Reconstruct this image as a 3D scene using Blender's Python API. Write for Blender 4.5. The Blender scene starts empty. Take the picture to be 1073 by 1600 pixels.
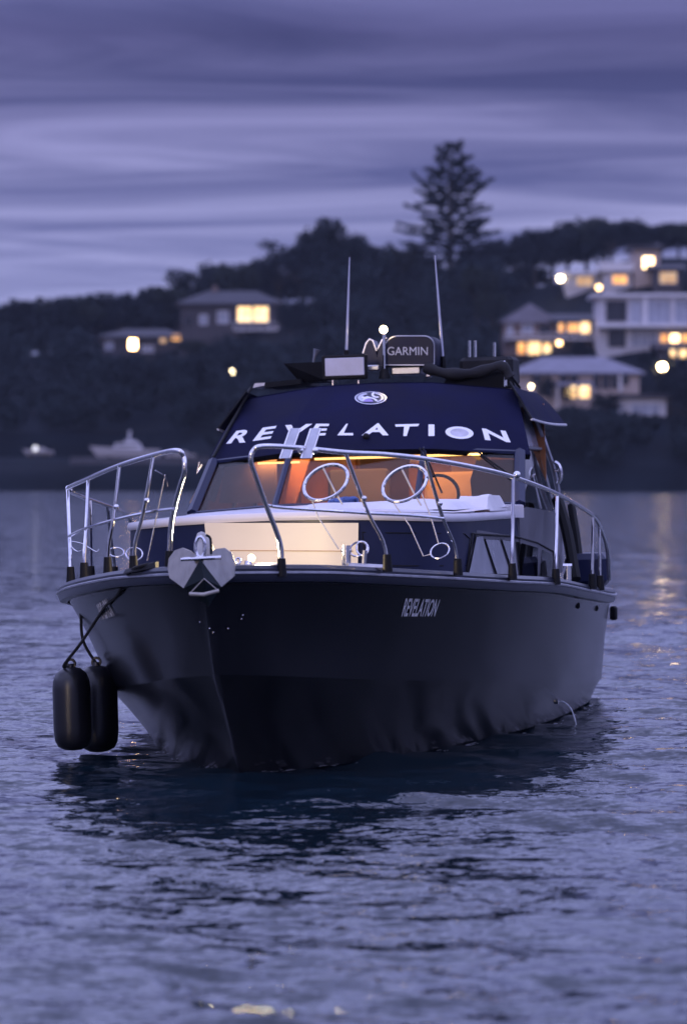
import bpy, math, random
import numpy as np
from mathutils import Vector, Matrix, Euler, noise
from mathutils.bvhtree import BVHTree

random.seed(7)
SC = bpy.context.scene
COL = SC.collection

# ------------------------------------------------------------------ camera
F, CX, YH, H = 5806.0, 536.5, 738.0, 2.0        # focal length, centre and horizon in photo pixels; eye height in metres
cd = bpy.data.cameras.new('camera')
cam = bpy.data.objects.new('camera', cd)
COL.objects.link(cam)
cam.location = (0, 0, H)
cam.rotation_euler = (math.radians(90), 0, 0)
cd.sensor_fit = 'VERTICAL'
cd.sensor_height = 36.0
cd.lens = F / 1600 * 36.0
cd.shift_y = -(800 - YH) / 1600
cd.clip_start = 0.5
cd.clip_end = 6000
cd.dof.use_dof = True
cd.dof.focus_distance = 26.5
cd.dof.aperture_fstop = 2.3
SC.camera = cam

# ------------------------------------------------------------------ light
SUN_EL, SUN_AZ = math.radians(9), math.radians(200)     # low afterglow behind the camera, a little to the left
world = bpy.data.worlds.new('World')
SC.world = world
world.use_nodes = True
wn, wl = world.node_tree.nodes, world.node_tree.links
wn.clear()


def N(tree, kind, **kw):
    n = tree.nodes.new(kind)
    for k, v in kw.items():
        if k.startswith('i_'):
            key = k[2:]
            key = int(key) if key.isdigit() else key.replace('_', ' ')
            n.inputs[key].default_value = v
        else:
            setattr(n, k, v)
    return n


def ramp(tree, stops, interp='LINEAR'):
    r = tree.nodes.new('ShaderNodeValToRGB')
    el = r.color_ramp.elements
    r.color_ramp.interpolation = interp
    while len(el) < len(stops):
        el.new(0.5)
    for e, (p, c) in zip(el, stops):
        e.position = p
        e.color = (c[0], c[1], c[2], 1) if hasattr(c, '__len__') else (c, c, c, 1)
    return r


def build_world():
    t = world.node_tree
    L = wl.new
    out = N(t, 'ShaderNodeOutputWorld')
    bg = N(t, 'ShaderNodeBackground')
    bg.inputs['Strength'].default_value = 1.0
    sky = N(t, 'ShaderNodeTexSky', sky_type='NISHITA')
    sky.sun_disc = False
    sky.sun_elevation = math.radians(2.0)
    sky.sun_rotation = SUN_AZ
    dim = N(t, 'ShaderNodeMix', data_type='RGBA', blend_type='MULTIPLY')
    dim.inputs['Factor'].default_value = 1.0
    L(sky.outputs['Color'], dim.inputs['A'])
    dim.inputs['B'].default_value = (0.055, 0.05, 0.085, 1)
    tc = N(t, 'ShaderNodeTexCoord')
    sep = N(t, 'ShaderNodeSeparateXYZ')
    L(tc.outputs['Generated'], sep.inputs[0])
    zc = N(t, 'ShaderNodeMath', operation='MAXIMUM')
    L(sep.outputs['Z'], zc.inputs[0]); zc.inputs[1].default_value = 0.0
    zp = N(t, 'ShaderNodeMath', operation='ADD')
    L(zc.outputs[0], zp.inputs[0]); zp.inputs[1].default_value = 0.035
    dx = N(t, 'ShaderNodeMath', operation='DIVIDE')
    dy = N(t, 'ShaderNodeMath', operation='DIVIDE')
    L(sep.outputs['X'], dx.inputs[0]); L(zp.outputs[0], dx.inputs[1])
    L(sep.outputs['Y'], dy.inputs[0]); L(zp.outputs[0], dy.inputs[1])
    cmb = N(t, 'ShaderNodeCombineXYZ')
    L(dx.outputs[0], cmb.inputs[0]); L(dy.outputs[0], cmb.inputs[1])
    mp = N(t, 'ShaderNodeMapping')
    mp.inputs['Scale'].default_value = (0.5, 1.0, 1)
    mp.inputs['Rotation'].default_value = (0, 0, math.radians(4))
    mp.inputs['Location'].default_value = (3.1, 1.7, 0)
    L(cmb.outputs[0], mp.inputs[0])
    n1 = N(t, 'ShaderNodeTexNoise', noise_dimensions='2D')
    n1.inputs['Scale'].default_value = 1.3
    n1.inputs['Detail'].default_value = 5
    n1.inputs['Roughness'].default_value = 0.58
    n1.inputs['Distortion'].default_value = 0.55
    L(mp.outputs[0], n1.inputs['Vector'])
    cl = ramp(t, [(0.30, 0.0), (0.5, 0.42), (0.72, 1.0)])
    L(n1.outputs['Fac'], cl.inputs[0])
    # the air by height above the horizon, the same all round
    el = N(t, 'ShaderNodeMath', operation='MULTIPLY')
    L(zc.outputs[0], el.inputs[0]); el.inputs[1].default_value = 1.0
    dark = ramp(t, [(0.0, (.190, .218, .46)), (0.03, (.188, .212, .46)), (0.06, (.150, .168, .40)), (0.09, (.088, .098, .275)),
                    (0.118, (.043, .048, .162)), (0.17, (.20, .225, .58)), (0.30, (.52, .58, 1.30)), (1.0, (.60, .66, 1.42))])
    lite = ramp(t, [(0.0, (.335, .355, .65)), (0.03, (.43, .45, .80)), (0.06, (.42, .43, .78)), (0.09, (.30, .30, .60)),
                    (0.118, (.135, .133, .34)), (0.17, (.52, .54, 1.08)), (0.30, (1.15, 1.22, 2.2)), (1.0, (1.25, 1.32, 2.3))])
    L(el.outputs[0], dark.inputs[0]); L(el.outputs[0], lite.inputs[0])
    mx = N(t, 'ShaderNodeMix', data_type='RGBA')
    L(cl.outputs[0], mx.inputs['Factor'])
    L(dark.outputs[0], mx.inputs['A']); L(lite.outputs[0], mx.inputs['B'])
    fin = N(t, 'ShaderNodeMix', data_type='RGBA')
    fin.inputs['Factor'].default_value = 0.94
    L(dim.outputs['Result'], fin.inputs['A']); L(mx.outputs['Result'], fin.inputs['B'])
    L(fin.outputs['Result'], bg.inputs['Color'])
    L(bg.outputs[0], out.inputs['Surface'])


build_world()
sd = bpy.data.lights.new('sun', 'SUN')
sd.energy = 0.42
sd.angle = math.radians(12)
sd.color = (1.0, 0.78, 0.58)
sun = bpy.data.objects.new('sun', sd)
COL.objects.link(sun)
sdir = Vector((math.sin(SUN_AZ) * math.cos(SUN_EL), math.cos(SUN_AZ) * math.cos(SUN_EL), math.sin(SUN_EL)))   # towards the sun
sun.rotation_euler = sdir.to_track_quat('Z', 'Y').to_euler()
sun.location = (0, -20, 30)
vs = SC.view_settings
vs.view_transform = 'Standard'
vs.look = 'None'
vs.exposure = 0.0
vs.gamma = 1.0
vs.use_curve_mapping = False
SC.cycles.max_bounces = 8
SC.cycles.caustics_reflective = False
SC.cycles.caustics_refractive = False
SC.cycles.sample_clamp_indirect = 6.0


# ------------------------------------------------------------------ materials
def mat(name, col, rough=0.5, metal=0.0, var=0.0, vscale=3.0, bump=0.0, bscale=40.0, spec=0.5, coat=0.0, emit=None, estr=0.0, stretch=(1, 1, 1), tint=None):
    m = bpy.data.materials.new(name)
    m.use_nodes = True
    t = m.node_tree
    b = t.nodes['Principled BSDF']
    b.inputs['Base Color'].default_value = (*col, 1)
    b.inputs['Roughness'].default_value = rough
    b.inputs['Metallic'].default_value = metal
    b.inputs['Specular IOR Level'].default_value = spec
    b.inputs['Coat Weight'].default_value = coat
    b.inputs['Coat Roughness'].default_value = 0.08
    if emit:
        b.inputs['Emission Color'].default_value = (*emit, 1)
        b.inputs['Emission Strength'].default_value = estr
    if var or bump:
        tc = N(t, 'ShaderNodeTexCoord')
        mp = N(t, 'ShaderNodeMapping')
        mp.inputs['Scale'].default_value = stretch
        t.links.new(tc.outputs['Object'], mp.inputs[0])
    if var:
        n = N(t, 'ShaderNodeTexNoise')
        n.inputs['Scale'].default_value = vscale
        n.inputs['Detail'].default_value = 5
        t.links.new(mp.outputs[0], n.inputs['Vector'])
        c2 = tint or tuple(c * (1 + var) for c in col)
        r = ramp(t, [(0.3, tuple(c * (1 - var) for c in col)), (0.72, tuple(min(c, 1) for c in c2))])
        t.links.new(n.outputs['Fac'], r.inputs[0])
        t.links.new(r.outputs[0], b.inputs['Base Color'])
        rr = N(t, 'ShaderNodeMapRange')
        rr.inputs['To Min'].default_value = max(0, rough * 0.8)
        rr.inputs['To Max'].default_value = min(1, rough * 1.25)
        t.links.new(n.outputs['Fac'], rr.inputs['Value'])
        t.links.new(rr.outputs[0], b.inputs['Roughness'])
    if bump:
        n2 = N(t, 'ShaderNodeTexNoise')
        n2.inputs['Scale'].default_value = bscale
        n2.inputs['Detail'].default_value = 4
        t.links.new(mp.outputs[0], n2.inputs['Vector'])
        bp = N(t, 'ShaderNodeBump')
        bp.inputs['Strength'].default_value = bump
        bp.inputs['Distance'].default_value = 0.02
        t.links.new(n2.outputs['Fac'], bp.inputs['Height'])
        t.links.new(bp.outputs[0], b.inputs['Normal'])
    return m


def glass(name, tint, refl=1.0, rough=0.02):
    m = bpy.data.materials.new(name)
    m.use_nodes = True
    t = m.node_tree
    t.nodes.clear()
    o = N(t, 'ShaderNodeOutputMaterial')
    tr = N(t, 'ShaderNodeBsdfTransparent'); tr.inputs[0].default_value = (*tint, 1)
    gl = N(t, 'ShaderNodeBsdfGlossy'); gl.inputs['Roughness'].default_value = rough
    gl.inputs['Color'].default_value = (refl, refl, refl, 1)
    fr = N(t, 'ShaderNodeFresnel')
    ge = N(t, 'ShaderNodeNewGeometry')
    io = N(t, 'ShaderNodeMapRange')                 # a thin sheet reflects alike from both of its faces
    io.inputs['To Min'].default_value = 1.5; io.inputs['To Max'].default_value = 1 / 1.5
    t.links.new(ge.outputs['Backfacing'], io.inputs['Value']); t.links.new(io.outputs[0], fr.inputs[0])
    mx = N(t, 'ShaderNodeMixShader')
    t.links.new(fr.outputs[0], mx.inputs[0]); t.links.new(tr.outputs[0], mx.inputs[1]); t.links.new(gl.outputs[0], mx.inputs[2])
    t.links.new(mx.outputs[0], o.inputs[0])
    return m


def emitter(name, col, strength):
    m = bpy.data.materials.new(name)
    m.use_nodes = True
    t = m.node_tree
    t.nodes.clear()
    o = N(t, 'ShaderNodeOutputMaterial')
    e = N(t, 'ShaderNodeEmission')
    e.inputs[0].default_value = (*col, 1); e.inputs[1].default_value = strength
    t.links.new(e.outputs[0], o.inputs[0])
    return m


def room_light(name, col, strength):
    # a lit room behind glass: brighter and dimmer patches of furniture and curtains
    m = emitter(name, col, strength)
    t = m.node_tree
    e = [n for n in t.nodes if n.type == 'EMISSION'][0]
    tc = N(t, 'ShaderNodeTexCoord')
    n = N(t, 'ShaderNodeTexNoise'); n.inputs['Scale'].default_value = 0.9; n.inputs['Detail'].default_value = 2
    t.links.new(tc.outputs['Object'], n.inputs['Vector'])
    r = ramp(t, [(0.3, tuple(c * k for c, k in zip(col, (.75, .55, .35)))), (0.62, col)])
    t.links.new(n.outputs['Fac'], r.inputs[0]); t.links.new(r.outputs[0], e.inputs[0])
    return m


M = {}
M['hull'] = mat('black_hull_paint', (.0035, .004, .007), .23, 0, .3, 1.5, .012, 1.6, .30, .06)
M['rub'] = mat('dark_polished_rail', (.012, .014, .030), .30, .0, .25, 5, .04, 12, stretch=(1, .3, 2))
M['deck'] = mat('dark_deck', (.03, .033, .05), .6, 0, .3, 6, .1, 60)
M['navy'] = mat('navy_paint', (.008, .012, .046), .34, 0, .2, 2.0, .02, 30, spec=.3)
M['canvas'] = mat('navy_canvas', (.0075, .0085, .034), .8, 0, .3, 2.2, .15, 7, .08)
M['black'] = mat('black_plastic', (.005, .005, .007), .55, 0, .2, 8, spec=.2)
M['blackcloth'] = mat('black_canvas', (.006, .006, .010), .8, 0, .2, 8, .25, 12)
M['white'] = mat('white_gelcoat', (.66, .63, .66), .35, 0, .06, 4, .02, 10)
M['cushion'] = mat('white_cushion', (.72, .69, .70), .8, 0, .06, 5, .2, 9)
M['cream'] = mat('cream_gelcoat', (.82, .72, .56), .4, 0, .04, 3)
M['steel'] = mat('stainless_steel', (.74, .72, .72), .08, 1.0, .08, 20)
M['dullsteel'] = mat('dull_steel', (.42, .42, .46), .38, 1.0, .15, 14)
M['galv'] = mat('galvanised_steel', (.36, .34, .32), .5, .3, .18, 12, .08, 60)
M['darksteel'] = mat('dark_steel', (.010, .016, .020), .75, 0, .3, 10, spec=.1)
M['rubber'] = mat('black_rubber', (.006, .006, .009), .33, 0, .25, 5, .03, 20)
M['rope'] = mat('black_rope', (.008, .008, .010), .8, 0, .2, 20, .4, 160)
M['bluerope'] = mat('blue_rope', (.06, .11, .30), .7, 0, .5, 30, .3, 160)
M['letter'] = mat('white_lettering', (.86, .85, .88), .45)
M['greyletter'] = mat('grey_lettering', (.55, .55, .60), .45)
M['radarcase'] = mat('radar_casing', (.008, .010, .030), .45, 0, .2, 5, spec=.25)
M['disc'] = mat('letter_centre', (.52, .50, .56), .5, 0, .2, 9)
M['purple'] = mat('emblem_violet', (.30, .20, .55), .35)
M['silver'] = mat('emblem_silver', (.62, .62, .72), .25, .6)
M['pane'] = glass('windscreen_glass', (.82, .78, .74), .4)
M['darkpane'] = glass('tinted_glass', (.10, .11, .14), 1.0)
M['clear'] = mat('grey_clear_plastic', (.30, .30, .38), .18, 0, .2, 4, .25, 3)
M['sidepaint'] = mat('grey_cabin_paint', (.16, .155, .18), .32, 0, .12, 3, .02, 8, coat=.2)
M['curtain'] = mat('pale_window_blind', (.50, .50, .56), .25, 0, .10, 3, .05, 4, coat=.5)
M['wood'] = mat('varnished_wood', (.42, .15, .045), .38, 0, .35, 5, .02, 20, coat=.3, stretch=(1, 1, .25))
M['darkwood'] = mat('dark_wood', (.10, .045, .025), .5, 0, .3, 6)
M['tan'] = mat('tan_vinyl', (.50, .30, .17), .55, 0, .15, 6)
M['seat'] = mat('brown_seat_vinyl', (.075, .05, .045), .5, 0, .2, 8)
M['blind'] = mat('grey_blind', (.13, .085, .065), .8, 0, .08, 6)
M['strip'] = emitter('cabin_strip_light', (1.0, .60, .22), 4.0)
M['bulb'] = emitter('masthead_bulb', (1.0, .76, .42), 22.0)
M['deckbulb'] = emitter('deck_lamp_bulb', (1.0, .78, .42), 18.0)
M['ledface'] = mat('lamp_panel_face', (.50, .49, .58), .3, 0, .1, 8)
M['jet'] = mat('running_water', (.62, .66, .75), .12, 0, .1, 8)


# ------------------------------------------------------------------ helpers
def ray(px, py):
    return Vector(((px - CX) / F, 1.0, (YH - py) / F))


EYE = Vector((0, 0, H))


def at(px, py, Y):
    return EYE + ray(px, py) * Y


class MB:
    def __init__(s):
        s.v, s.f = [], []

    def add(s, vs, fs):
        o = len(s.v)
        s.v += [tuple(p) for p in vs]
        s.f += [tuple(i + o for i in f) for f in fs]
        return s

    def box(s, c, d, rot=None, taper=1.0, bev=0.0):
        hx, hy, hz = d[0] / 2, d[1] / 2, d[2] / 2
        if bev:
            b = min(bev, hx * .49, hy * .49, hz * .49)
            pts, fs = [], []
            # chamfered box: an octagon in plan with chamfered top and bottom rims
            def ring(z, k):
                X, Y = hx - k, hy - k
                return [(-X + b, -Y, z), (X - b, -Y, z), (X, -Y + b, z), (X, Y - b, z), (X - b, Y, z), (-X + b, Y, z), (-X, Y - b, z), (-X, -Y + b, z)]
            rings = [ring(-hz, b * .8), ring(-hz + b, 0), ring(hz - b, 0), ring(hz, b * .8)]
            for r in rings:
                pts += r
            for k in range(3):
                for i in range(8):
                    j = (i + 1) % 8
                    fs.append((k * 8 + i, k * 8 + j, k * 8 + 8 + j, k * 8 + 8 + i))
            fs.append(tuple(range(7, -1, -1))); fs.append(tuple(range(24, 32)))
        else:
            pts = [(-hx, -hy, -hz), (hx, -hy, -hz), (hx, hy, -hz), (-hx, hy, -hz),
                   (-hx * taper, -hy * taper, hz), (hx * taper, -hy * taper, hz), (hx * taper, hy * taper, hz), (-hx * taper, hy * taper, hz)]
            fs = [(0, 3, 2, 1), (4, 5, 6, 7), (0, 1, 5, 4), (1, 2, 6, 5), (2, 3, 7, 6), (3, 0, 4, 7)]
        c = Vector(c)
        out = []
        for p in pts:
            p = Vector(p)
            if rot is not None:
                p = rot @ p
            out.append(p + c)
        return s.add(out, fs)

    def tube(s, pts, r, n=8, closed=False, caps=True):
        pts = [Vector(p) for p in pts]
        m = len(pts)
        rs = r if hasattr(r, '__len__') else [r] * m
        vs, up = [], None
        for i, p in enumerate(pts):
            if closed:
                d = pts[(i + 1) % m] - pts[i - 1]
            else:
                d = pts[min(i + 1, m - 1)] - pts[max(i - 1, 0)]
            d = d.normalized() if d.length > 1e-9 else Vector((0, 0, 1))
            if up is None:
                a = Vector((0, 0, 1)) if abs(d.z) < .9 else Vector((1, 0, 0))
                up = (a - d * a.dot(d)).normalized()
            else:
                up = up - d * up.dot(d)
                up = up.normalized() if up.length > 1e-6 else d.orthogonal().normalized()
            sd_ = d.cross(up)
            for k in range(n):
                a = 2 * math.pi * k / n
                vs.append(p + (up * math.cos(a) + sd_ * math.sin(a)) * rs[i])
        fs = []
        for i in range(m if closed else m - 1):
            j = (i + 1) % m
            for k in range(n):
                l = (k + 1) % n
                fs.append((i * n + k, i * n + l, j * n + l, j * n + k))
        if caps and not closed:
            fs.append(tuple(range(n - 1, -1, -1)))
            fs.append(tuple(range((m - 1) * n, m * n)))
        return s.add(vs, fs)

    def prism(s, pts, ext):
        # closed polygon of 3-D points pushed along ext
        n = len(pts)
        e = Vector(ext)
        a = [Vector(p) for p in pts]
        vs = a + [p + e for p in a]
        fs = [tuple(range(n)), tuple(range(2 * n - 1, n - 1, -1))]
        for i in range(n):
            j = (i + 1) % n
            fs.append((j, i, i + n, j + n))
        return s.add(vs, fs)

    def grid(s, rows, close=False):
        m, n = len(rows), len(rows[0])
        vs = [p for r in rows for p in r]
        fs = []
        for i in range(m - 1):
            for k in range(n if close else n - 1):
                l = (k + 1) % n
                fs.append((i * n + k, i * n + l, (i + 1) * n + l, (i + 1) * n + k))
        return s.add(vs, fs)

    def ball(s, c, r, n=12, m=8, sc=(1, 1, 1)):
        rows = []
        for i in range(m + 1):
            a = math.pi * i / m
            rows.append([(c[0] + r * sc[0] * math.sin(a) * math.cos(2 * math.pi * k / n), c[1] + r * sc[1] * math.sin(a) * math.sin(2 * math.pi * k / n), c[2] + r * sc[2] * math.cos(a)) for k in range(n)])
        return s.grid(rows, True)

    def mesh(s, name, smooth=False):
        me = bpy.data.meshes.new(name)
        me.from_pydata(s.v, [], s.f)
        me.update()
        if smooth:
            me.polygons.foreach_set('use_smooth', [True] * len(me.polygons))
            if smooth != 'all':
                me.set_sharp_from_angle(angle=math.radians(smooth if smooth is not True else 40))
        return me

    def build(s, name, m, parent=None, smooth=False):
        o = bpy.data.objects.new(name, s.mesh(name, smooth))
        o.data.materials.append(m)
        COL.objects.link(o)
        o.parent = parent
        return o


def tag(o, label=None, cat=None, group=None, kind=None):
    if label: o['label'] = label
    if cat: o['category'] = cat
    if group: o['group'] = group
    if kind: o['kind'] = kind
    return o


def empty(name, loc=(0, 0, 0), rot=(0, 0, 0)):
    o = bpy.data.objects.new(name, None)
    o.location = loc; o.rotation_euler = rot
    o.empty_display_size = .3
    COL.objects.link(o)
    return o


def copy_tree(o, parent=None):
    c = o.copy()
    COL.objects.link(c)
    c.parent = parent
    for ch in list(o.children):
        copy_tree(ch, c)
    return c


def smoothpath(pts, k=6):
    # Catmull-Rom through the points
    P = [Vector(p) for p in pts]
    out = []
    for i in range(len(P) - 1):
        p0, p1, p2, p3 = P[max(i - 1, 0)], P[i], P[i + 1], P[min(i + 2, len(P) - 1)]
        for j in range(k):
            t = j / k
            out.append(0.5 * ((2 * p1) + (p2 - p0) * t + (2 * p0 - 5 * p1 + 4 * p2 - p3) * t * t + (3 * p1 - p0 - 3 * p2 + p3) * t ** 3))
    out.append(P[-1])
    return out


def curve(xs, ys):
    # monotone cubic through tabulated points
    xs, ys = np.array(xs, float), np.array(ys, float)
    h = np.diff(xs); d = np.diff(ys) / h
    m = np.zeros(len(xs))
    m[0], m[-1] = d[0], d[-1]
    for i in range(1, len(xs) - 1):
        m[i] = 0 if d[i - 1] * d[i] <= 0 else 2 * d[i - 1] * d[i] / (d[i - 1] + d[i])
    def f(x):
        x = min(max(x, xs[0]), xs[-1])
        i = min(max(int(np.searchsorted(xs, x)) - 1, 0), len(h) - 1)
        t = (x - xs[i]) / h[i]
        return float((2 * t ** 3 - 3 * t * t + 1) * ys[i] + (t ** 3 - 2 * t * t + t) * h[i] * m[i] + (-2 * t ** 3 + 3 * t * t) * ys[i + 1] + (t ** 3 - t * t) * h[i] * m[i + 1])
    return f


def text_mesh(body, bold=.018):
    cu = bpy.data.curves.new('lettering', 'FONT')
    cu.body = body
    cu.resolution_u = 4
    cu.offset = bold
    o = bpy.data.objects.new('lettering', cu)
    COL.objects.link(o)
    bpy.context.view_layer.update()
    me = bpy.data.meshes.new_from_object(o.evaluated_get(bpy.context.evaluated_depsgraph_get()))
    v = np.array([p.co[:2] for p in me.vertices])
    fs = [tuple(p.vertices) for p in me.polygons]
    bpy.data.objects.remove(o); bpy.data.curves.remove(cu); bpy.data.meshes.remove(me)
    v -= v.min(0)
    v /= np.maximum(v.max(0), 1e-6)
    return v, fs


# ------------------------------------------------------------------ water
def build_water():
    rs = []
    r = 4.0
    while r < 8: rs.append(r); r *= 1.02
    while r < 48: rs.append(r); r *= 1.0026
    while r < 150: rs.append(r); r *= 1.006
    while r < 440: rs.append(r); r *= 1.012
    while r < 1600: rs.append(r); r *= 1.1
    an = [0.0]
    st = 0.0015
    while an[-1] < math.pi:
        if an[-1] > 0.115: st *= 1.045
        an.append(min(an[-1] + st, math.pi))
    an = np.array([-a for a in an[:0:-1]] + an)
    rs = np.array(rs)
    R, A = np.meshgrid(rs, an, indexing='ij')
    X, Y = R * np.sin(A), R * np.cos(A)
    Z = np.zeros_like(X)
    rng = np.random.default_rng(11)
    dr = np.gradient(rs)[:, None]
    cell = np.maximum(dr, R * np.gradient(an)[None, :])
    for i in range(80):
        lam = 0.12 * (1.7 / 0.12) ** (rng.random() ** 1.4)
        th = rng.normal(0.22, 0.42)                 # crests run mostly across the view
        k = 2 * math.pi / lam
        amp = 0.0056 * lam ** 0.85 * rng.uniform(.6, 1.3)
        ph = rng.uniform(0, 6.28)
        fade = np.clip((lam / cell - 2.5) / 3.0, 0, 1) * np.clip((260 - R) / 150, 0, 1)
        # slow gusts change the height from place to place
        s = np.sin(k * (math.sin(th) * X + math.cos(th) * Y) + ph + 0.7 * np.sin(X * .31 / lam + i) + 0.6 * np.sin(Y * .23 / lam + 2 * i))
        Z += amp * fade * (s + 0.25 * s * s)
    gust = 0.75 + 0.35 * np.sin(X * .21 + Y * .13 + 1) * np.sin(Y * .17 - X * .09)
    Z *= gust
    nr, na = X.shape
    co = np.stack([X, Y, Z], -1).reshape(-1, 3)
    ii = np.arange(nr * na).reshape(nr, na)
    q = np.stack([ii[:-1, :-1], ii[1:, :-1], ii[1:, 1:], ii[:-1, 1:]], -1).reshape(-1, 4)
    co = np.vstack([co, [[0, 0, 0]]])
    c = nr * na
    tri = np.stack([np.full(na - 1, c), ii[0, :-1], ii[0, 1:]], -1)
    me = bpy.data.meshes.new('water')
    me.vertices.add(len(co)); me.vertices.foreach_set('co', co.astype(np.float32).ravel())
    loops = np.concatenate([q.ravel(), tri.ravel()]).astype(np.int32)
    starts = np.concatenate([np.arange(len(q)) * 4, len(q) * 4 + np.arange(len(tri)) * 3]).astype(np.int32)
    me.loops.add(len(loops)); me.loops.foreach_set('vertex_index', loops)
    me.polygons.add(len(starts)); me.polygons.foreach_set('loop_start', starts)
    me.polygons.foreach_set('use_smooth', np.ones(len(starts), bool))
    me.update(); me.validate()
    # which way is up
    if me.polygons[0].normal.z < 0: me.flip_normals()
    o = bpy.data.objects.new('water', me)
    COL.objects.link(o)
    m = bpy.data.materials.new('sea_water')
    m.use_nodes = True
    t = m.node_tree
    b = t.nodes['Principled BSDF']
    b.inputs['Base Color'].default_value = (.004, .012, .019, 1)
    b.inputs['Roughness'].default_value = .055
    b.inputs['IOR'].default_value = 1.42
    b.inputs['Specular IOR Level'].default_value = .5
    tc = N(t, 'ShaderNodeTexCoord')
    L = t.links.new
    ge = N(t, 'ShaderNodeNewGeometry')
    acc = ge.outputs['Normal']
    # fine ripples tilt the surface; they keep their slope however far off they are seen
    for sc, sx, k in ((3.0, .36, .13), (11.0, .38, .27), (38.0, .42, .26)):
        mp = N(t, 'ShaderNodeMapping')
        mp.inputs['Scale'].default_value = (sx, 1, 1)
        mp.inputs['Rotation'].default_value = (0, 0, .31 * sc % .5 - .2)
        L(tc.outputs['Object'], mp.inputs[0])
        n = N(t, 'ShaderNodeTexNoise')
        n.inputs['Scale'].default_value = sc
        n.inputs['Detail'].default_value = 2.0
        n.inputs['Distortion'].default_value = .5
        L(mp.outputs[0], n.inputs['Vector'])
        sub = N(t, 'ShaderNodeVectorMath', operation='SUBTRACT')
        L(n.outputs['Color'], sub.inputs[0]); sub.inputs[1].default_value = (.5, .5, .5)
        mul = N(t, 'ShaderNodeVectorMath', operation='MULTIPLY')
        L(sub.outputs[0], mul.inputs[0]); mul.inputs[1].default_value = (k * 1.0, k * 2.5, 0)
        add = N(t, 'ShaderNodeVectorMath', operation='ADD')
        L(acc, add.inputs[0]); L(mul.outputs[0], add.inputs[1])
        acc = add.outputs[0]
    prev = N(t, 'ShaderNodeVectorMath', operation='NORMALIZE')
    L(acc, prev.inputs[0])
    L(prev.outputs[0], b.inputs['Normal'])
    me.materials.append(m)
    tag(o, 'dark rippled water of the bay', kind='structure')


build_water()

# ------------------------------------------------------------------ far shore
RIDGE = curve([-400, -90, 0, 150, 280, 400, 520, 700, 860, 1000, 1073, 1400], [12, 14, 17.5, 19, 20.5, 24, 26, 27, 28, 31.5, 32, 26])


def ground(X, Y):
    if Y <= 398: return -1.5
    px = CX + F * X / Y
    hr = RIDGE(px)
    t = (Y - 400) / 115
    bank = 1.6 * min(max((Y - 399) / 5, 0), 1)
    if t <= 0: return -1.5 + (Y - 398) * 0.75
    if t < 1:
        z = bank + (hr - 1.6) * (0.85 * t + 0.15 * t * t * (3 - 2 * t))
    else:
        z = hr + 2.0 * math.sin(min((t - 1) * 1.2, 1.57)) - max(0, t - 2.2) * 6
    left = min(max((330 - px) / 120, 0), 1)          # a flat hardstand behind the left shore
    if left > 0 and Y < 432:
        z = z * (1 - left) + left * min(z, 3.4)
    return z + 0.35 * math.sin(X * .21 + Y * .11) * min(max(t * 4, 0), 1)


def ground_hit(px, py):
    d = ray(px, py)
    Y = 399.0
    while Y < 800:
        p = EYE + d * Y
        if p.z <= ground(p.x, p.y): return p
        Y += .5
    return EYE + d * 545


def build_terrain():
    xs = np.concatenate([np.linspace(-900, -130, 16)[:-1], np.linspace(-130, 130, 90), np.linspace(130, 900, 16)[1:]])
    ys = np.concatenate([np.linspace(396, 408, 9), np.linspace(411, 560, 52), np.linspace(575, 1400, 18)])
    rows = [[(x, y, ground(x, y)) for x in xs] for y in ys]
    m = mat('dark_hillside', (.0055, .0080, .012), .95, 0, .6, .12, .3, 1.5, spec=.04)
    o = MB().grid(rows).build('hillside', m, None, 'all')
    tag(o, 'dark wooded hillside rising from the far shore', kind='structure')


build_terrain()

# ------------------------------------------------------------------ houses on the far shore
M['wall_white'] = mat('pale_render', (.46, .45, .50), .8, 0, .12, .6, .1, 6)
M['wall_beige'] = mat('beige_render', (.40, .33, .31), .8, 0, .15, .5, .1, 6)
M['wall_brown'] = mat('brown_brick', (.17, .125, .115), .85, 0, .25, .8, .2, 8)
M['wall_dark'] = mat('dark_weatherboard', (.05, .045, .055), .8, 0, .2, .6, .2, 6)
M['roof_grey'] = mat('grey_tile_roof', (.17, .165, .21), .7, 0, .2, .8, .3, 5)
M['roof_dark'] = mat('dark_tile_roof', (.035, .032, .042), .75, 0, .25, .8, .3, 5)
M['glass_dark'] = mat('dark_window_glass', (.012, .013, .02), .06, 0, 0, spec=.6)
M['glass_grey'] = mat('curtained_window', (.30, .32, .40), .2, 0, .2, .8)
M['trim'] = mat('white_trim', (.62, .61, .66), .6)
M['lit'] = room_light('lit_window', (1.0, .70, .36), 2.6)
M['lit_bright'] = room_light('lit_window_bright', (1.0, .72, .38), 9.0)
M['lit_soft'] = room_light('lit_window_soft', (1.0, .66, .40), .8)
M['lit_amber'] = room_light('lit_window_amber', (1.0, .50, .17), 1.9)
M['lit_cottage'] = room_light('lit_window_cottage', (1.0, .62, .27), 34.0)
M['globe_strong'] = emitter('lamp_globe_strong', (1.0, .68, .34), 60.0)
M['globe'] = emitter('lamp_globe', (1.0, .80, .48), 24.0)
M['globe_warm'] = emitter('lamp_globe_warm', (1.0, .62, .28), 9.0)
M['post'] = mat('lamp_post_metal', (.05, .05, .055), .5, .5)


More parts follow.
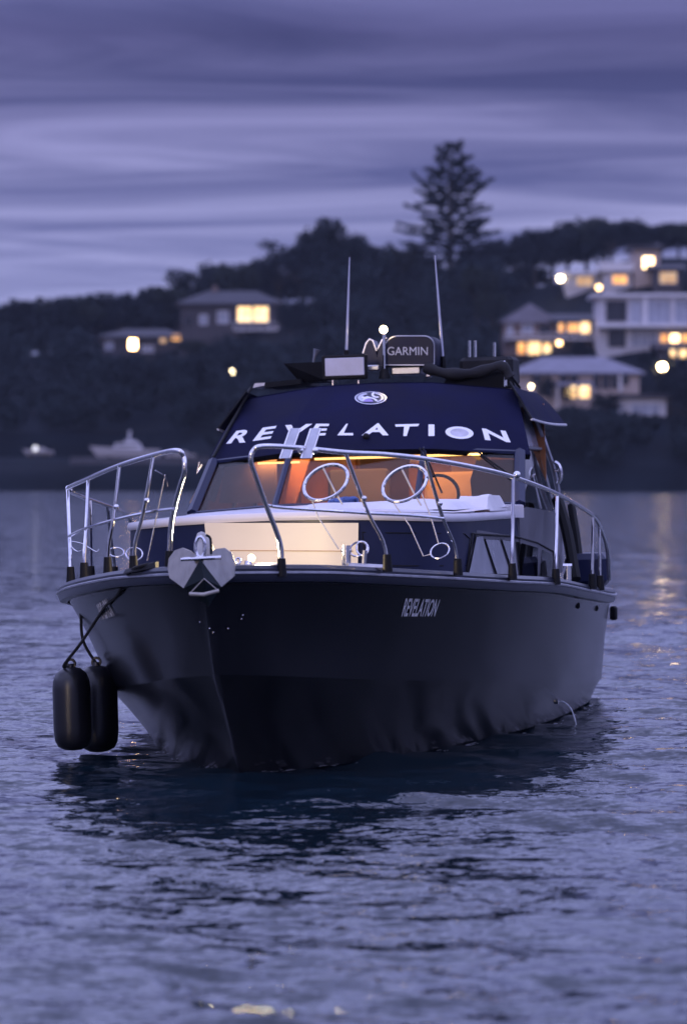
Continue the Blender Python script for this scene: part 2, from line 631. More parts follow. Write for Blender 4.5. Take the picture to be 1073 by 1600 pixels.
def house(name, label, x0, x1, base, eave, ridge, roof, wall, roofm, wins, depth=9, over=.7, cat='house', Y=None, extras=(), hip=.28):
    # x0..x1, base, eave, ridge in photo pixels on the front wall; the distance is where the base meets the hillside
    cx = (x0 + x1) / 2
    g = ground_hit(cx, base)
    Yf = Y or g.y
    P = lambda px, py: at(px, py, Yf)
    a, b_ = P(x0, base), P(x1, eave)
    root = empty(name, (P(cx, base).x, Yf, a.z))
    tag(root, label, cat)
    o = Vector(root.location)
    w, h_ = b_.x - a.x, b_.z - a.z
    low = -6.0                                          # footings reach down into the slope
    MB().box((0, depth / 2, (h_ + low) / 2), (w, depth, h_ - low)).build('wall', M[wall], root)
    zr = P(cx, ridge).z - a.z
    ew, ed = w / 2 + over, over
    rm = MB()
    if roof == 'gable':                                 # gable end towards the water
        rm.prism([(-ew, -ed, h_ - .1), (ew, -ed, h_ - .1), (0, -ed, zr)], (0, depth + 2 * ed, 0))
    elif roof == 'side':                                # ridge along the front
        rm.prism([(-ew, -ed, h_ - .08), (-ew, depth / 2, zr), (-ew, depth + ed, h_ - .08)], (2 * ew, 0, 0))
    elif roof == 'hip':
        r0, r1 = -ew + 2 * ew * hip, ew - 2 * ew * hip
        rm.add([(-ew, -ed, h_), (ew, -ed, h_), (ew, depth + ed, h_), (-ew, depth + ed, h_), (r0, depth / 2, zr), (r1, depth / 2, zr),
                (-ew, -ed, h_ - .22), (ew, -ed, h_ - .22), (ew, depth + ed, h_ - .22), (-ew, depth + ed, h_ - .22)],
               [(0, 1, 5, 4), (1, 2, 5), (2, 3, 4, 5), (3, 0, 4), (6, 7, 1, 0), (7, 8, 2, 1), (8, 9, 3, 2), (9, 6, 0, 3), (9, 8, 7, 6)])
    else:
        rm.box((0, depth / 2, (h_ + zr) / 2 + .02), (2 * ew, depth + 2 * ed, max(zr - h_, .3)))
    rf = rm.build('roof', M[roofm], root)
    for x, y, X, Yb, mm in wins:                        # photo rectangles on the front wall
        p, q = P(x, Yb) - o, P(X, y) - o
        c = ((p.x + q.x) / 2, (p.z + q.z) / 2)
        ww, hh = q.x - p.x, q.z - p.z
        fr = MB()
        t = min(.09, ww * .12)
        for dx, dz, sx, sz in ((-ww / 2, 0, t, hh + t), (ww / 2, 0, t, hh + t), (0, -hh / 2, ww - t, t), (0, hh / 2, ww - t, t)):
            fr.box((c[0] + dx, -.05, c[1] + dz), (sx, .14, sz))
        if ww > 1.4:
            for k in range(1, int(ww // 1.3) + 1):
                fr.box((c[0] - ww / 2 + ww * k / (int(ww // 1.3) + 1), -.05, c[1]), (.07, .12, hh - t))
        f_ = fr.build('window', M['trim'] if mm not in ('glass_dark',) else M['wall_dark'], root)
        MB().box((c[0], -.03, c[1]), (ww - t, .05, hh - t)).build('pane', M[mm], f_)
    for kind, x, y, X, Yb, d in extras:
        p, q = P(x, Yb) - o, P(X, y) - o
        c = ((p.x + q.x) / 2, (p.z + q.z) / 2)
        ww, hh = q.x - p.x, q.z - p.z
        if kind == 'balcony':
            sl_ = MB().box((c[0], -d / 2, p.z), (ww, d, .2)).build('balcony', M['trim'], root)
            MB().tube([(p.x, -d, q.z), (q.x, -d, q.z)], .05, 6).build('handrail', M['trim'], sl_)
            n = max(3, int(ww / 1.0))
            for k in range(n + 1):
                MB().box((p.x + ww * k / n, -d, (p.z + q.z) / 2), (.08, .08, hh)).build('baluster', M['trim'], sl_)
        elif kind == 'awning':
            MB().prism([(p.x, .05, q.z), (p.x, -d, q.z - .35), (p.x, -d, q.z - .5), (p.x, .05, q.z - .2)], (ww, 0, 0)).build('veranda_roof', M['roof_grey'], root)
            n = max(1, int(ww / 3))
            for k in range(n + 1):
                MB().box((p.x + .1 + (ww - .2) * k / n, -d + .15, (p.z + q.z - .5) / 2), (.14, .14, max(hh - .5, .3))).build('veranda_post', M['trim'], root)
        elif kind == 'chimney':
            MB().box((c[0], depth * .5, c[1]), (ww, .9, hh)).build('chimney', M['wall_brown'], rf)
        elif kind == 'column':
            MB().box((c[0], -.25, c[1]), (ww, .5, hh)).build('column', M['trim'], root)
        elif kind == 'slab':
            MB().box((c[0], -d / 2, c[1]), (ww, d, hh)).build('floor_slab', M['trim'], root)
        elif kind == 'porch':
            MB().box((c[0], -d / 2, c[1]), (ww, d, hh)).build('porch', M['wall_beige'], root)
    return root


house('house', 'low beige bungalow with grey hipped roof and three dark tall windows, lower right shore', 800, 998, 640, 582, 556, 'hip', 'wall_beige', 'roof_grey',
      [(830, 586, 846, 598, 'glass_dark'), (874, 586, 886, 597, 'glass_dark'), (890, 586, 902, 597, 'glass_dark'), (926, 586, 936, 607, 'glass_dark'), (940, 586, 951, 607, 'glass_dark'),
       (954, 586, 964, 607, 'glass_dark'), (972, 583, 981, 601, 'glass_dark'), (882, 602, 900, 622, 'lit'), (904, 602, 921, 622, 'lit')],
      extras=[('awning', 868, 597, 926, 640, 2.2), ('column', 966, 584, 970, 612, .3)])
house('house', 'gabled house with latticed front and glowing row of veranda lights, right hillside', 786, 868, 556, 503, 474, 'gable', 'wall_brown', 'roof_grey',
      [(792, 508, 800, 524, 'glass_grey'), (808, 535, 820, 553, 'lit_amber'), (824, 534, 844, 554, 'lit'), (848, 536, 860, 553, 'lit'), (815, 506, 832, 520, 'glass_grey'), (842, 508, 860, 522, 'glass_dark')], extras=[('balcony', 788, 522, 868, 530, 1.8)])
house('veranda_house', 'long low house wing with amber lit veranda beside the gabled house', 868, 924, 548, 500, 488, 'side', 'wall_dark', 'roof_dark',
      [(872, 505, 880, 519, 'lit_amber'), (886, 505, 904, 519, 'lit_amber'), (906, 503, 921, 521, 'lit')], extras=[('balcony', 868, 522, 924, 530, 1.5)])
house('modern_house', 'modern white two-storey house with broad dark glass doors and pale columns', 934, 1100, 548, 464, 459, 'flat', 'wall_white', 'trim',
      [(946, 470, 978, 502, 'glass_dark'), (984, 468, 1002, 506, 'glass_grey'), (1012, 468, 1046, 506, 'glass_grey'), (950, 516, 976, 542, 'glass_dark'), (986, 516, 1026, 542, 'glass_grey'),
       (1031, 522, 1042, 535, 'lit_amber'), (1046, 522, 1060, 535, 'lit_bright'), (1064, 522, 1076, 535, 'lit_amber'), (1054, 468, 1090, 506, 'glass_grey')],
      extras=[('slab', 930, 507, 1100, 512, 2.0), ('column', 1004, 464, 1010, 508, .3), ('column', 1049, 464, 1052, 508, .3), ('column', 979, 512, 983, 546, .3)])
house('house', 'white box-shaped house with one soft lit window, high on the right hill', 884, 936, 458, 430, 425, 'flat', 'wall_white', 'trim', [(900, 432, 925, 447, 'lit_soft')])
house('house', 'pale house with a wide amber window below a flat white roof', 944, 986, 455, 424, 411, 'flat', 'wall_white', 'trim', [(956, 430, 979, 444, 'lit_amber')])
house('house', 'tall grey house at the top right with one square glowing window', 990, 1030, 448, 390, 384, 'flat', 'wall_beige', 'roof_dark', [(1003, 401, 1021, 420, 'lit_bright')])
house('house', 'small house with a pale dim blind in its window, right edge of hill', 1022, 1064, 460, 419, 410, 'side', 'wall_dark', 'roof_dark', [(1030, 425, 1056, 443, 'lit_soft')])
house('garage', 'low white boathouse wall at the water behind shrubs, lower right', 968, 1040, 652, 622, 616, 'flat', 'wall_white', 'roof_dark', [(985, 630, 1030, 648, 'glass_grey')])
house('cottage', 'small cottage with lit doorway below the modern white house at right edge', 1030, 1100, 566, 544, 534, 'side', 'wall_dark', 'roof_dark', [(1046, 546, 1054, 560, 'lit'), (1060, 546, 1073, 560, 'lit')])
house('house', 'dark brown house with brightly lit balcony room, left of the black boat', 282, 440, 532, 474, 452, 'hip', 'wall_dark', 'roof_dark',
      [(371, 479, 393, 503, 'lit'), (396, 479, 419, 503, 'lit'), (340, 486, 357, 505, 'glass_grey'), (312, 492, 324, 507, 'glass_grey'), (288, 494, 300, 508, 'glass_dark'), (372, 515, 385, 530, 'glass_dark')],
      extras=[('balcony', 366, 505, 434, 516, 2.2), ('column', 419, 512, 424, 530, .3), ('column', 430, 512, 434, 530, .3), ('chimney', 330, 444, 338, 468, 0)])
house('house', 'low dark gabled wing with pale windows beside the lit balcony house', 226, 284, 522, 484, 466, 'gable', 'wall_brown', 'roof_dark',
      [(244, 489, 256, 506, 'glass_grey'), (271, 485, 281, 503, 'glass_grey'), (232, 492, 240, 506, 'glass_dark')])
house('cottage', 'low cottage with single glowing window beneath the dark houses on left hill', 160, 290, 556, 526, 512, 'hip', 'wall_dark', 'roof_dark',
      [(202, 530, 214, 546, 'lit_cottage'), (165, 534, 177, 546, 'glass_grey'), (222, 540, 240, 550, 'glass_grey'), (268, 523, 284, 532, 'lit_amber'), (250, 528, 260, 536, 'lit_soft')])
house('house', 'tiny pale house on the far left ridge among trees', 145, 168, 494, 481, 474, 'gable', 'wall_white', 'roof_dark', [(152, 484, 160, 490, 'glass_grey')])


def street_lamp(px, py, label, r=.45, mm='globe', arm=True):
    g = ground_hit(px, py + 34)
    p = at(px, py, g.y)
    hgt = max(p.z - ground(p.x, p.y), 2.0)
    root = empty('street_lamp', (p.x, p.y, p.z - hgt))
    tag(root, label, 'street lamp', 'lamps on the far shore')
    MB().tube([(0, 0, -.3), (0, 0, hgt * .5), (0, 0, hgt - .1)], [.10, .08, .06], 8).build('post', M['post'], root, True)
    MB().ball((0, 0, hgt), r, 12, 8).build('globe', M[mm], root, True)
    MB().tube([(0, 0, hgt + r * .8), (0, 0, hgt + r * 1.05)], [r * .6, r * .2], 10).build('cap', M['post'], root, True)


for px, py, lb_, r, mm in ((875, 435, 'street lamp with round yellow globe left of the white box house, high right', .42, 'globe'),
                           (935, 449, 'dimmer lamp globe in the middle of the upper right houses', .36, 'globe_warm'),
                           (939, 471, 'brightest lamp at the left corner of the modern white house', .52, 'globe'),
                           (1034, 573, 'lone lamp at the lower right among dark shrubs', .46, 'globe_strong'),
                           (816, 503, 'lamp in front of the gabled house on the right', .36, 'globe_warm'),
                           (873, 536, 'small amber lamp below the veranda house', .34, 'globe_warm'),
                           (365, 580, 'lone lamp on the dark slope left of the boat roof', .36, 'globe'),
                           (829, 604, 'white floodlight beside the bungalow at the canopy of the boat', .55, 'globe')):
    street_lamp(px, py, lb_, r, mm)

# low sea wall and shrubs line, left hardstand edge
def seawall():
    a, b_ = at(110, 722, 409), at(330, 722, 409)
    root = MB().box(((a.x + b_.x) / 2, 409, 2.5), (b_.x - a.x, .6, 2.4)).build('sea_wall', mat('pale_concrete', (.06, .06, .075), .85, 0, .2, .7, .2, 5))
    tag(root, 'low pale concrete wall under the boats on the left shore', 'wall')


seawall()


# ------------------------------------------------------------------ small boats laid up on the left shore
def shore_boat(x0, x1, base, label, lit=False, fly=True):
    g = ground_hit((x0 + x1) / 2, base)
    Y = min(g.y, 418)
    a, b_ = at(x0, base, Y), at(x1, base, Y)
    ln = b_.x - a.x
    zg = ground((a.x + b_.x) / 2, Y)
    root = empty('laid_up_boat', ((a.x + b_.x) / 2, Y, zg))
    tag(root, label, 'boat', 'boats laid up on the left shore')
    rows = []
    for i in range(15):
        t = i / 14
        x = -ln / 2 + ln * t
        w = ln * .14 * min(1, (1 - (1 - min(t / .55, 1)) ** 2.2) + .02)
        zs = ln * (.135 + .05 * (1 - t) ** 1.5)
        rk = ln * .06 * (1 - t) ** 3
        rows.append([(x - rk, -w, zs + .4), (x, -w * .86, zs * .55 + .4), (x + rk * 1.2, -w * .6, .5), (x + rk * 1.5, 0, .35), (x + rk * 1.2, w * .6, .5), (x, w * .86, zs * .55 + .4), (x - rk, w, zs + .4)])
    mb = MB().grid(rows)
    mb.grid([[r[0], r[-1]] for r in rows])
    n = len(rows[-1])
    mb.add(rows[-1], [tuple(range(n))])
    mb.build('hull', M['wall_white'], root, 45)
    zt = ln * .15 + .4
    cab = MB().box((ln * .02, 0, zt + ln * .035), (ln * .42, ln * .2, ln * .09), taper=.86).build('cabin', M['trim'], root)
    MB().box((ln * .02, -ln * .1, zt + ln * .045), (ln * .34, .06, ln * .03)).build('window', M['glass_dark'], cab)
    if fly:
        f_ = MB().box((ln * .06, 0, zt + ln * .10), (ln * .2, ln * .16, ln * .05), taper=.9).build('flybridge', M['wall_white'], root)
        MB().tube([(ln * .04, 0, zt + ln * .12), (ln * .05, 0, zt + ln * .27)], .12, 6).build('mast', M['trim'], root)
    if lit:
        MB().ball((-ln * .1, -ln * .16, zt + ln * .06), .3, 10, 8).build('deck_light', emitter('cool_deck_light', (.85, .85, 1.0), 1.6), root, True)
    for k in (-.25, .25):
        MB().box((ln * k, 0, .35), (.3, ln * .16, .7)).build('cradle', M['post'], root)


shore_boat(146, 250, 722, 'grey-white cruiser with flybridge and short mast on the left shore')
shore_boat(38, 84, 712, 'small pale boat with a cool light at the left edge', True, False)
shore_boat(258, 306, 722, 'plain white dinghy-sized cabin boat behind the bow rail', False, False)


# ------------------------------------------------------------------ trees
LEAF = [mat('foliage_dark', (.0095, .0150, .0195), .85, 0, .35, .5, spec=.12), mat('foliage_olive', (.020, .026, .022), .85, 0, .35, .5, spec=.12), mat('foliage_blue', (.0095, .0150, .0215), .85, 0, .35, .5, spec=.12)]
BARK = mat('dark_bark', (.030, .024, .022), .9, 0, .3, 2, .4, 8)
rng = np.random.default_rng(5)


def leaf_cloud(clumps, n, size):
    # many small leaf-clump faces spread through a set of ellipsoids
    cl = np.array(clumps)                                # x y z rx ry rz
    wt_ = (cl[:, 3] * cl[:, 4] * cl[:, 5]) ** .67
    idx = rng.choice(len(cl), n, p=wt_ / wt_.sum())
    d = rng.normal(size=(n, 3)); d /= np.linalg.norm(d, axis=1)[:, None]
    rad = rng.random(n) ** .38
    c = cl[idx, :3] + d * cl[idx, 3:] * rad[:, None] * (1 + .12 * rng.normal(size=n))[:, None]
    a = rng.normal(size=(n, 3)); a /= np.linalg.norm(a, axis=1)[:, None]
    b = np.cross(a, rng.normal(size=(n, 3))); b /= np.linalg.norm(b, axis=1)[:, None]
    s = size * rng.uniform(.5, 1.3, n)[:, None]
    q = np.stack([c - a * s, c + b * s * .55, c + a * s, c - b * s * .55], 1).reshape(-1, 3)
    return q


def quads_mesh(q, name, m):
    n = len(q) // 4
    me = bpy.data.meshes.new(name)
    me.vertices.add(len(q)); me.vertices.foreach_set('co', q.astype(np.float32).ravel())
    me.loops.add(n * 4); me.loops.foreach_set('vertex_index', np.arange(n * 4, dtype=np.int32))
    me.polygons.add(n); me.polygons.foreach_set('loop_start', np.arange(n, dtype=np.int32) * 4)
    me.update(); me.validate()
    me.materials.append(m)
    return me


def crown_clumps(shape, k):
    out = []
    for i in range(k):
        a = rng.uniform(0, 6.283)
        if shape == 'round':
            r = rng.uniform(.15, .72); z = rng.uniform(.42, .9)
            r *= math.sqrt(max(.05, 1 - ((z - .6) / .42) ** 2))
            s = rng.uniform(.16, .30)
            out.append((r * .55 * math.cos(a), r * .55 * math.sin(a), z, s * .62, s * .62, s * .5))
        elif shape == 'wide':                            # flat layered gum crown with gaps
            r = rng.uniform(.2, 1.0); z = rng.uniform(.62, .95) - .18 * r
            s = rng.uniform(.14, .26)
            out.append((r * .62 * math.cos(a), r * .62 * math.sin(a), z, s, s, s * .42))
        else:                                            # tall oval
            z = rng.uniform(.25, .95); r = .30 * math.sqrt(max(.03, 1 - ((z - .55) / .45) ** 2)) * rng.uniform(.3, 1)
            s = rng.uniform(.12, .2)
            out.append((r * math.cos(a), r * math.sin(a), z, s * .75, s * .75, s))
    return out


PROTO = []
for shape, k, n, lm in (('round', 26, 2600, 0), ('round', 22, 2400, 1), ('wide', 18, 2000, 2), ('wide', 22, 2200, 1), ('tall', 24, 2000, 2), ('round', 30, 2800, 2)):
    cl = crown_clumps(shape, k)
    crown = quads_mesh(leaf_cloud(cl, n, .034), 'crown', LEAF[lm])
    tk = MB().tube([(0, 0, -.12), (.01, 0, .2), (.0, .01, .5), (.02, 0, .7)], [.035, .027, .018, .008], 7)
    for c in cl[:7]:
        tk.tube([(0, 0, .3 + .03 * (c[0] + c[1])), (c[0] * .5, c[1] * .5, (.3 + c[2]) / 2 + .04), (c[0], c[1], c[2])], [.014, .009, .004], 5)
    PROTO.append((crown, tk.mesh('trunk', True)))
    PROTO[-1][1].materials.append(BARK)
TREE_LABELS = {'round': ('round_tree', 'dark rounded tree standing out along the wooded skyline'), 'wide': ('spreading_tree', 'dark spreading gum tree with layered open crown on the skyline'), 'tall': ('tall_tree', 'dark narrow upright tree on the wooded hillside')}
KIND = ['round', 'round', 'wide', 'wide', 'tall', 'round']


def tree(px, top, base, k, wide=1.0, Y=None, label=None, group=None):
    g = ground_hit(px, base)
    Yt = Y or g.y
    p = at(px, base, Yt)
    zg = ground(p.x, Yt)
    zt = at(px, top, Yt).z
    hgt = max(zt - zg, 2.0)
    nm, lb_ = TREE_LABELS[KIND[k]]
    root = empty(nm, (p.x, Yt, zg), (0, 0, random.uniform(0, 6.28)))
    tag(root, label or lb_, 'tree', group)
    root.scale = (hgt * wide, hgt * wide, hgt)
    for me, nmp in ((PROTO[k][0], 'crown'), (PROTO[k][1], 'trunk')):
        o = bpy.data.objects.new(nmp, me); COL.objects.link(o); o.parent = root


# the skyline from left to right
tree(512, 338, 450, 0, 1.0, 515, 'big rounded tree forming the highest dark crown left of the pine')
tree(470, 360, 450, 2, .95, 512, 'loose open tree with sky showing through, left shoulder of big rounded tree')
SKY = sorted(((8, 478, 520, 0, 1.5), (40, 468, 520, 5, 1.6), (75, 463, 520, 0, 1.6), (112, 461, 515, 1, 1.7), (150, 462, 512, 5, 1.6), (190, 455, 510, 0, 1.7), (228, 449, 505, 5, 1.5), (262, 447, 505, 1, 1.4),
                            (310, 416, 500, 0, 1.0), (340, 410, 495, 5, 1.0), (372, 410, 490, 1, 1.0), (405, 405, 480, 5, 1.1), (435, 392, 470, 0, 1.0), (560, 365, 450, 5, 1.1), (596, 378, 450, 0, 1.1), (625, 388, 450, 1, 1.1),
                            (655, 385, 450, 5, 1.0), (745, 378, 450, 0, 1.1), (775, 372, 450, 5, 1.2), (805, 382, 450, 1, 1.0), (835, 358, 445, 5, 1.2), (862, 348, 440, 2, 1.2), (886, 344, 440, 0, 1.1), (915, 340, 440, 5, 1.2), (945, 334, 440, 3, 1.1), (955, 345, 440, 0, 1.2),
                            (985, 342, 440, 5, 1.2), (1012, 340, 440, 2, 1.1), (1032, 350, 440, 0, 1.2), (1060, 348, 440, 5, 1.2), (1090, 340, 440, 3, 1.2), (-30, 475, 525, 5, 1.5), (1125, 345, 440, 0, 1.2)))
ORD = ['first', 'second', 'third', 'fourth', 'fifth', 'sixth', 'seventh', 'eighth', 'ninth', 'tenth', 'eleventh', 'twelfth', 'thirteenth', 'fourteenth', 'fifteenth']
FORM = {'round': 'rounded', 'wide': 'spreading open-crowned', 'tall': 'upright'}
ZONES = ((-999, 290, 'dark %s tree on the low left ridge, %s treetop from the left'), (290, 460, 'dark %s tree behind the left houses, %s treetop from the left of that rise'),
         (460, 690, 'dark %s tree between the big rounded crown and the pine, %s from left'), (690, 848, 'dark %s tree on the saddle right of the pine, %s from left'),
         (848, 9999, 'dark %s tree on the ridge above the upper right houses, %s from left'))
seen = {}
for px, top, base, k, w in SKY:
    zi = [z for z in range(5) if ZONES[z][0] <= px < ZONES[z][1]][0]
    seen[zi] = seen.get(zi, -1) + 1
    tree(px, top, base, k, w, 528 + random.uniform(-10, 14), ZONES[zi][2] % (FORM[KIND[k]], ORD[seen[zi]]), 'trees along the skyline')
for px, top, base, k, w, lb_ in ((745, 415, 520, 1, .8, 'olive lit-edged tree standing right of the aerial'), (770, 455, 548, 1, .7, 'olive bush-like tree above the black console on the roof'), (718, 500, 560, 4, .5, 'narrow pale-tipped tree behind the right aerial'),
                                 (858, 585, 640, 0, .9, 'rounded shrub tree in front of the bungalow, left of its lit porch'), (885, 596, 640, 5, .7, 'dark round shrub beside the lit porch of the bungalow'), (945, 612, 655, 0, 1.2, 'broad dark shrub right of the bungalow lit porch'),
                                 (1045, 585, 650, 5, 1.1, 'dark tree under the lone lamp at lower right'), (905, 530, 575, 0, .9, 'dark tree below the amber veranda'), (1010, 548, 580, 5, 1.1, 'dark tree hiding the foot of the modern white house'),
                                 (455, 470, 540, 5, .9, 'dark tree right of the lit balcony house'), (318, 478, 542, 0, .8, 'dark tree in front of the brown house, left of its balcony'), (215, 470, 525, 0, 1.0, 'dark tree left of the low gabled wing'), (300, 530, 580, 1, 1.2, 'dark broad tree below the balcony house')):
    tree(px, top, base, k, w, None, lb_)


def woodland():
    # bushland covering the slope, too dense and dark to count
    qs = []
    skip = [(786, 470, 1100, 560), (800, 550, 1000, 640), (884, 385, 1064, 460), (240, 470, 440, 532), (160, 505, 290, 556), (968, 612, 1040, 652), (140, 470, 172, 494)]
    cnt = 0
    rr = random.Random(3)
    while cnt < 1350:
        px, py = (rr.uniform(-160, 1230) if cnt < 760 else rr.choice((rr.uniform(-900, -100), rr.uniform(1180, 1950)))), rr.uniform(400, 735)
        g = ground_hit(px, py)
        if g.y > 560: continue
        if px < 330 and py > 690: continue
        cnt += 1
        hh = rr.uniform(2.5, 5.5) if py > 640 or px > 780 else rr.uniform(3.5, 7.5)
        w = hh * rr.uniform(.45, .8)
        ok = True
        for a, b, c, d in skip:                           # gardens in front of the houses stay open
            if a - 30 < px < c + 30 and py > b:
                room = (py - d) / 11.5
                if room < 1.2: ok = False
                elif room < hh * 1.1: w *= max(room / hh, .35) ** .5; hh = room * .9
        if not ok: continue
        cl = []
        for _ in range(7):
            a = rr.uniform(0, 6.28); r = rr.uniform(0, .6) * w
            s = rr.uniform(.3, .5) * w
            cl.append((g.x + r * math.cos(a), g.y + r * math.sin(a), ground(g.x, g.y) + hh * rr.uniform(.3, .8), s, s, s * .75))
        qs.append(leaf_cloud(cl, 260, .42))
    me = quads_mesh(np.vstack(qs), 'woodland', mat('bushland_leaves', (.0125, .0190, .0250), .85, 0, .5, .12, spec=.1))
    o = bpy.data.objects.new('woodland', me)
    COL.objects.link(o)
    tag(o, 'dense dark bushland covering the slope of the far shore', 'bushland', kind='stuff')


woodland()


def norfolk_pine():
    g_y = 520.0
    p = at(703, 420, g_y)
    zg = ground(p.x, g_y)
    zt = at(703, 224, g_y).z
    hgt = zt - zg
    root = empty('norfolk_pine', (p.x, g_y, zg))
    tag(root, 'tall tiered pine with bare gaps between its branches, highest on the skyline', 'tree')
    rr = random.Random(21)
    tk = MB().tube([(0, 0, -.5), (.1, 0, hgt * .4), (-.1, 0, hgt * .8), (0, 0, hgt - .4)], [.55, .42, .2, .05], 8)
    tk.build('trunk', BARK, root, True)
    fol = MB()
    z = hgt * .22
    half = curve([0, .22, .45, .62, .78, .9, .97, 1.0], [7.8, 7.4, 6.6, 5.7, 4.6, 3.4, 2.0, .7])
    tips = []
    while z < hgt - .3:
        L = half(z / hgt)
        nb = 7 if z < hgt * .85 else 5
        a0 = rr.uniform(0, 6.28)
        for i in range(nb):
            if rr.random() < .14: continue
            a = a0 + i * 6.283 / nb + rr.uniform(-.25, .25)
            l = L * rr.choice((rr.uniform(.45, .8), rr.uniform(.75, 1.12)))
            up = .25 + .9 * (z / hgt) ** 2
            bend = rr.uniform(.3, 1.9)
            dx, dy = math.cos(a), math.sin(a)
            pts = [(0, 0, z)]
            for s in (.25, .5, .75, 1.0):
                pts.append((dx * l * s + rr.uniform(-.15, .15), dy * l * s, z + l * (-.04 * s + .32 * up * s ** 3) * bend + rr.uniform(-.28, .28)))
            fol.tube(pts, [.10, .20, .28, .30, .16], 6)
            for j in range(5):                            # hanging side shoots, thickest towards the tip
                s = rr.uniform(.3, 1.0)
                k = min(int(s * 4), 3)
                q = Vector(pts[k]).lerp(Vector(pts[k + 1]), s * 4 - k)
                sd_ = Vector((-dy, dx, 0)) * rr.choice((-1, 1)) * rr.uniform(.4, 1.0) + Vector((dx, dy, 0)) * .5
                e = q + sd_ * l * .17 + Vector((0, 0, rr.uniform(-.1, .45)))
                fol.tube([q, q.lerp(e, .5) + Vector((0, 0, -.08)), e], [.12, .24, .13], 5)
            tips.append((*pts[-1], .45, .45, .34))
            tips.append((*pts[-2], .5, .5, .3))
        z += rr.uniform(.75, 1.15) if z < hgt * .7 else rr.uniform(.7, 1.0)
    for i in range(4):
        a = i * 1.6
        fol.tube([(0, 0, hgt - 1.0), (.5 * math.cos(a), .5 * math.sin(a), hgt - .3), (.8 * math.cos(a), .8 * math.sin(a), hgt + rr.uniform(-.2, .3))], [.08, .14, .1], 5)
    fol.build('crown', LEAF[2], root, True)
    o = bpy.data.objects.new('branch_tufts', quads_mesh(leaf_cloud(tips, 3600, .24), 'branch_tufts', LEAF[2])); COL.objects.link(o); o.parent = root


norfolk_pine()



# ------------------------------------------------------------------ evening air over the whole bay
def build_haze():
    m = bpy.data.materials.new('evening_haze')
    hz = MB().box((0, 0, 24.6), (3400, 3400, 54.4)).build('haze', m)
    m.use_nodes = True
    t = m.node_tree
    t.nodes.clear()
    o = N(t, 'ShaderNodeOutputMaterial')
    v = N(t, 'ShaderNodeVolumePrincipled')
    v.inputs['Color'].default_value = (.72, .80, 1.0, 1)
    v.inputs['Density'].default_value = 0.00009
    t.links.new(v.outputs[0], o.inputs['Volume'])
    tag(hz, 'thin blue evening haze over the bay', 'haze', kind='stuff')


build_haze()

# ------------------------------------------------------------------ the motor cruiser (local x = port side, y = aft, z = up)
YAW, ROLL = math.radians(9.5), math.radians(-1.7)
XB, YB = (375 - CX) / F * 24.5, 24.5
BM = Matrix.Translation((XB, YB, 0)) @ Euler((0, ROLL, -YAW)).to_matrix().to_4x4()
BI = BM.inverted()
BEYE = BI @ EYE
boat = empty('motor_cruiser', (XB, YB, 0), (0, ROLL, -YAW))
tag(boat, 'large black motor cruiser with navy canvas brow and lit wheelhouse, bow towards us', 'boat')


def bray(px, py):
    return BI.to_3x3() @ ray(px, py)


def bl(px, py, u=None, v=None, z=None):
    d = bray(px, py)
    if u is not None: k = (u - BEYE.y) / d.y
    elif v is not None: k = (v - BEYE.x) / d.x
    else: k = (z - BEYE.z) / d.z
    return BEYE + d * k


U0, LEN = -1.05, 9.0


def b_sheer(u):
    t = min(max((u - U0) / (4.5 - U0), 0), 1)
    b = 1.905 * (1 - (1 - t) ** 2.2) ** .75
    if u > 4.5: b *= 1 - .16 * ((u - 4.5) / 4.5) ** 2
    return b


z_sheer = curve([-1.05, -.4, 0, .7, 1.8, 2.7, 4.0, 6.8, 9.0], [1.385, 1.355, 1.325, 1.275, 1.205, 1.16, 1.07, .945, .90])
b_knuc = curve([-.743, -.3, .3, .9, 2, 3.2, 4.5, 6.3, 9], [0.0, .36, .68, .94, 1.33, 1.53, 1.65, 1.68, 1.52])
z_knuc = curve([-.743, .9, 2, 4.3, 6.3, 9], [.706, .56, .49, .33, .22, .13])
b_wl = curve([0, .5, 1.26, 2.2, 3.2, 4.3, 6, 7.3, 9], [0.0, .32, .70, 1.0, 1.22, 1.42, 1.53, 1.55, 1.43])
b_keel = curve([.5, 2, 4, 9], [0.0, .35, .6, .7])
z_keel = curve([.5, 2, 4, 9], [-.40, -.45, -.48, -.45])
u_stem = curve([-.5, 0, .35, .706, 1.05, 1.385], [.55, 0, -.40, -.743, -.915, -1.05])


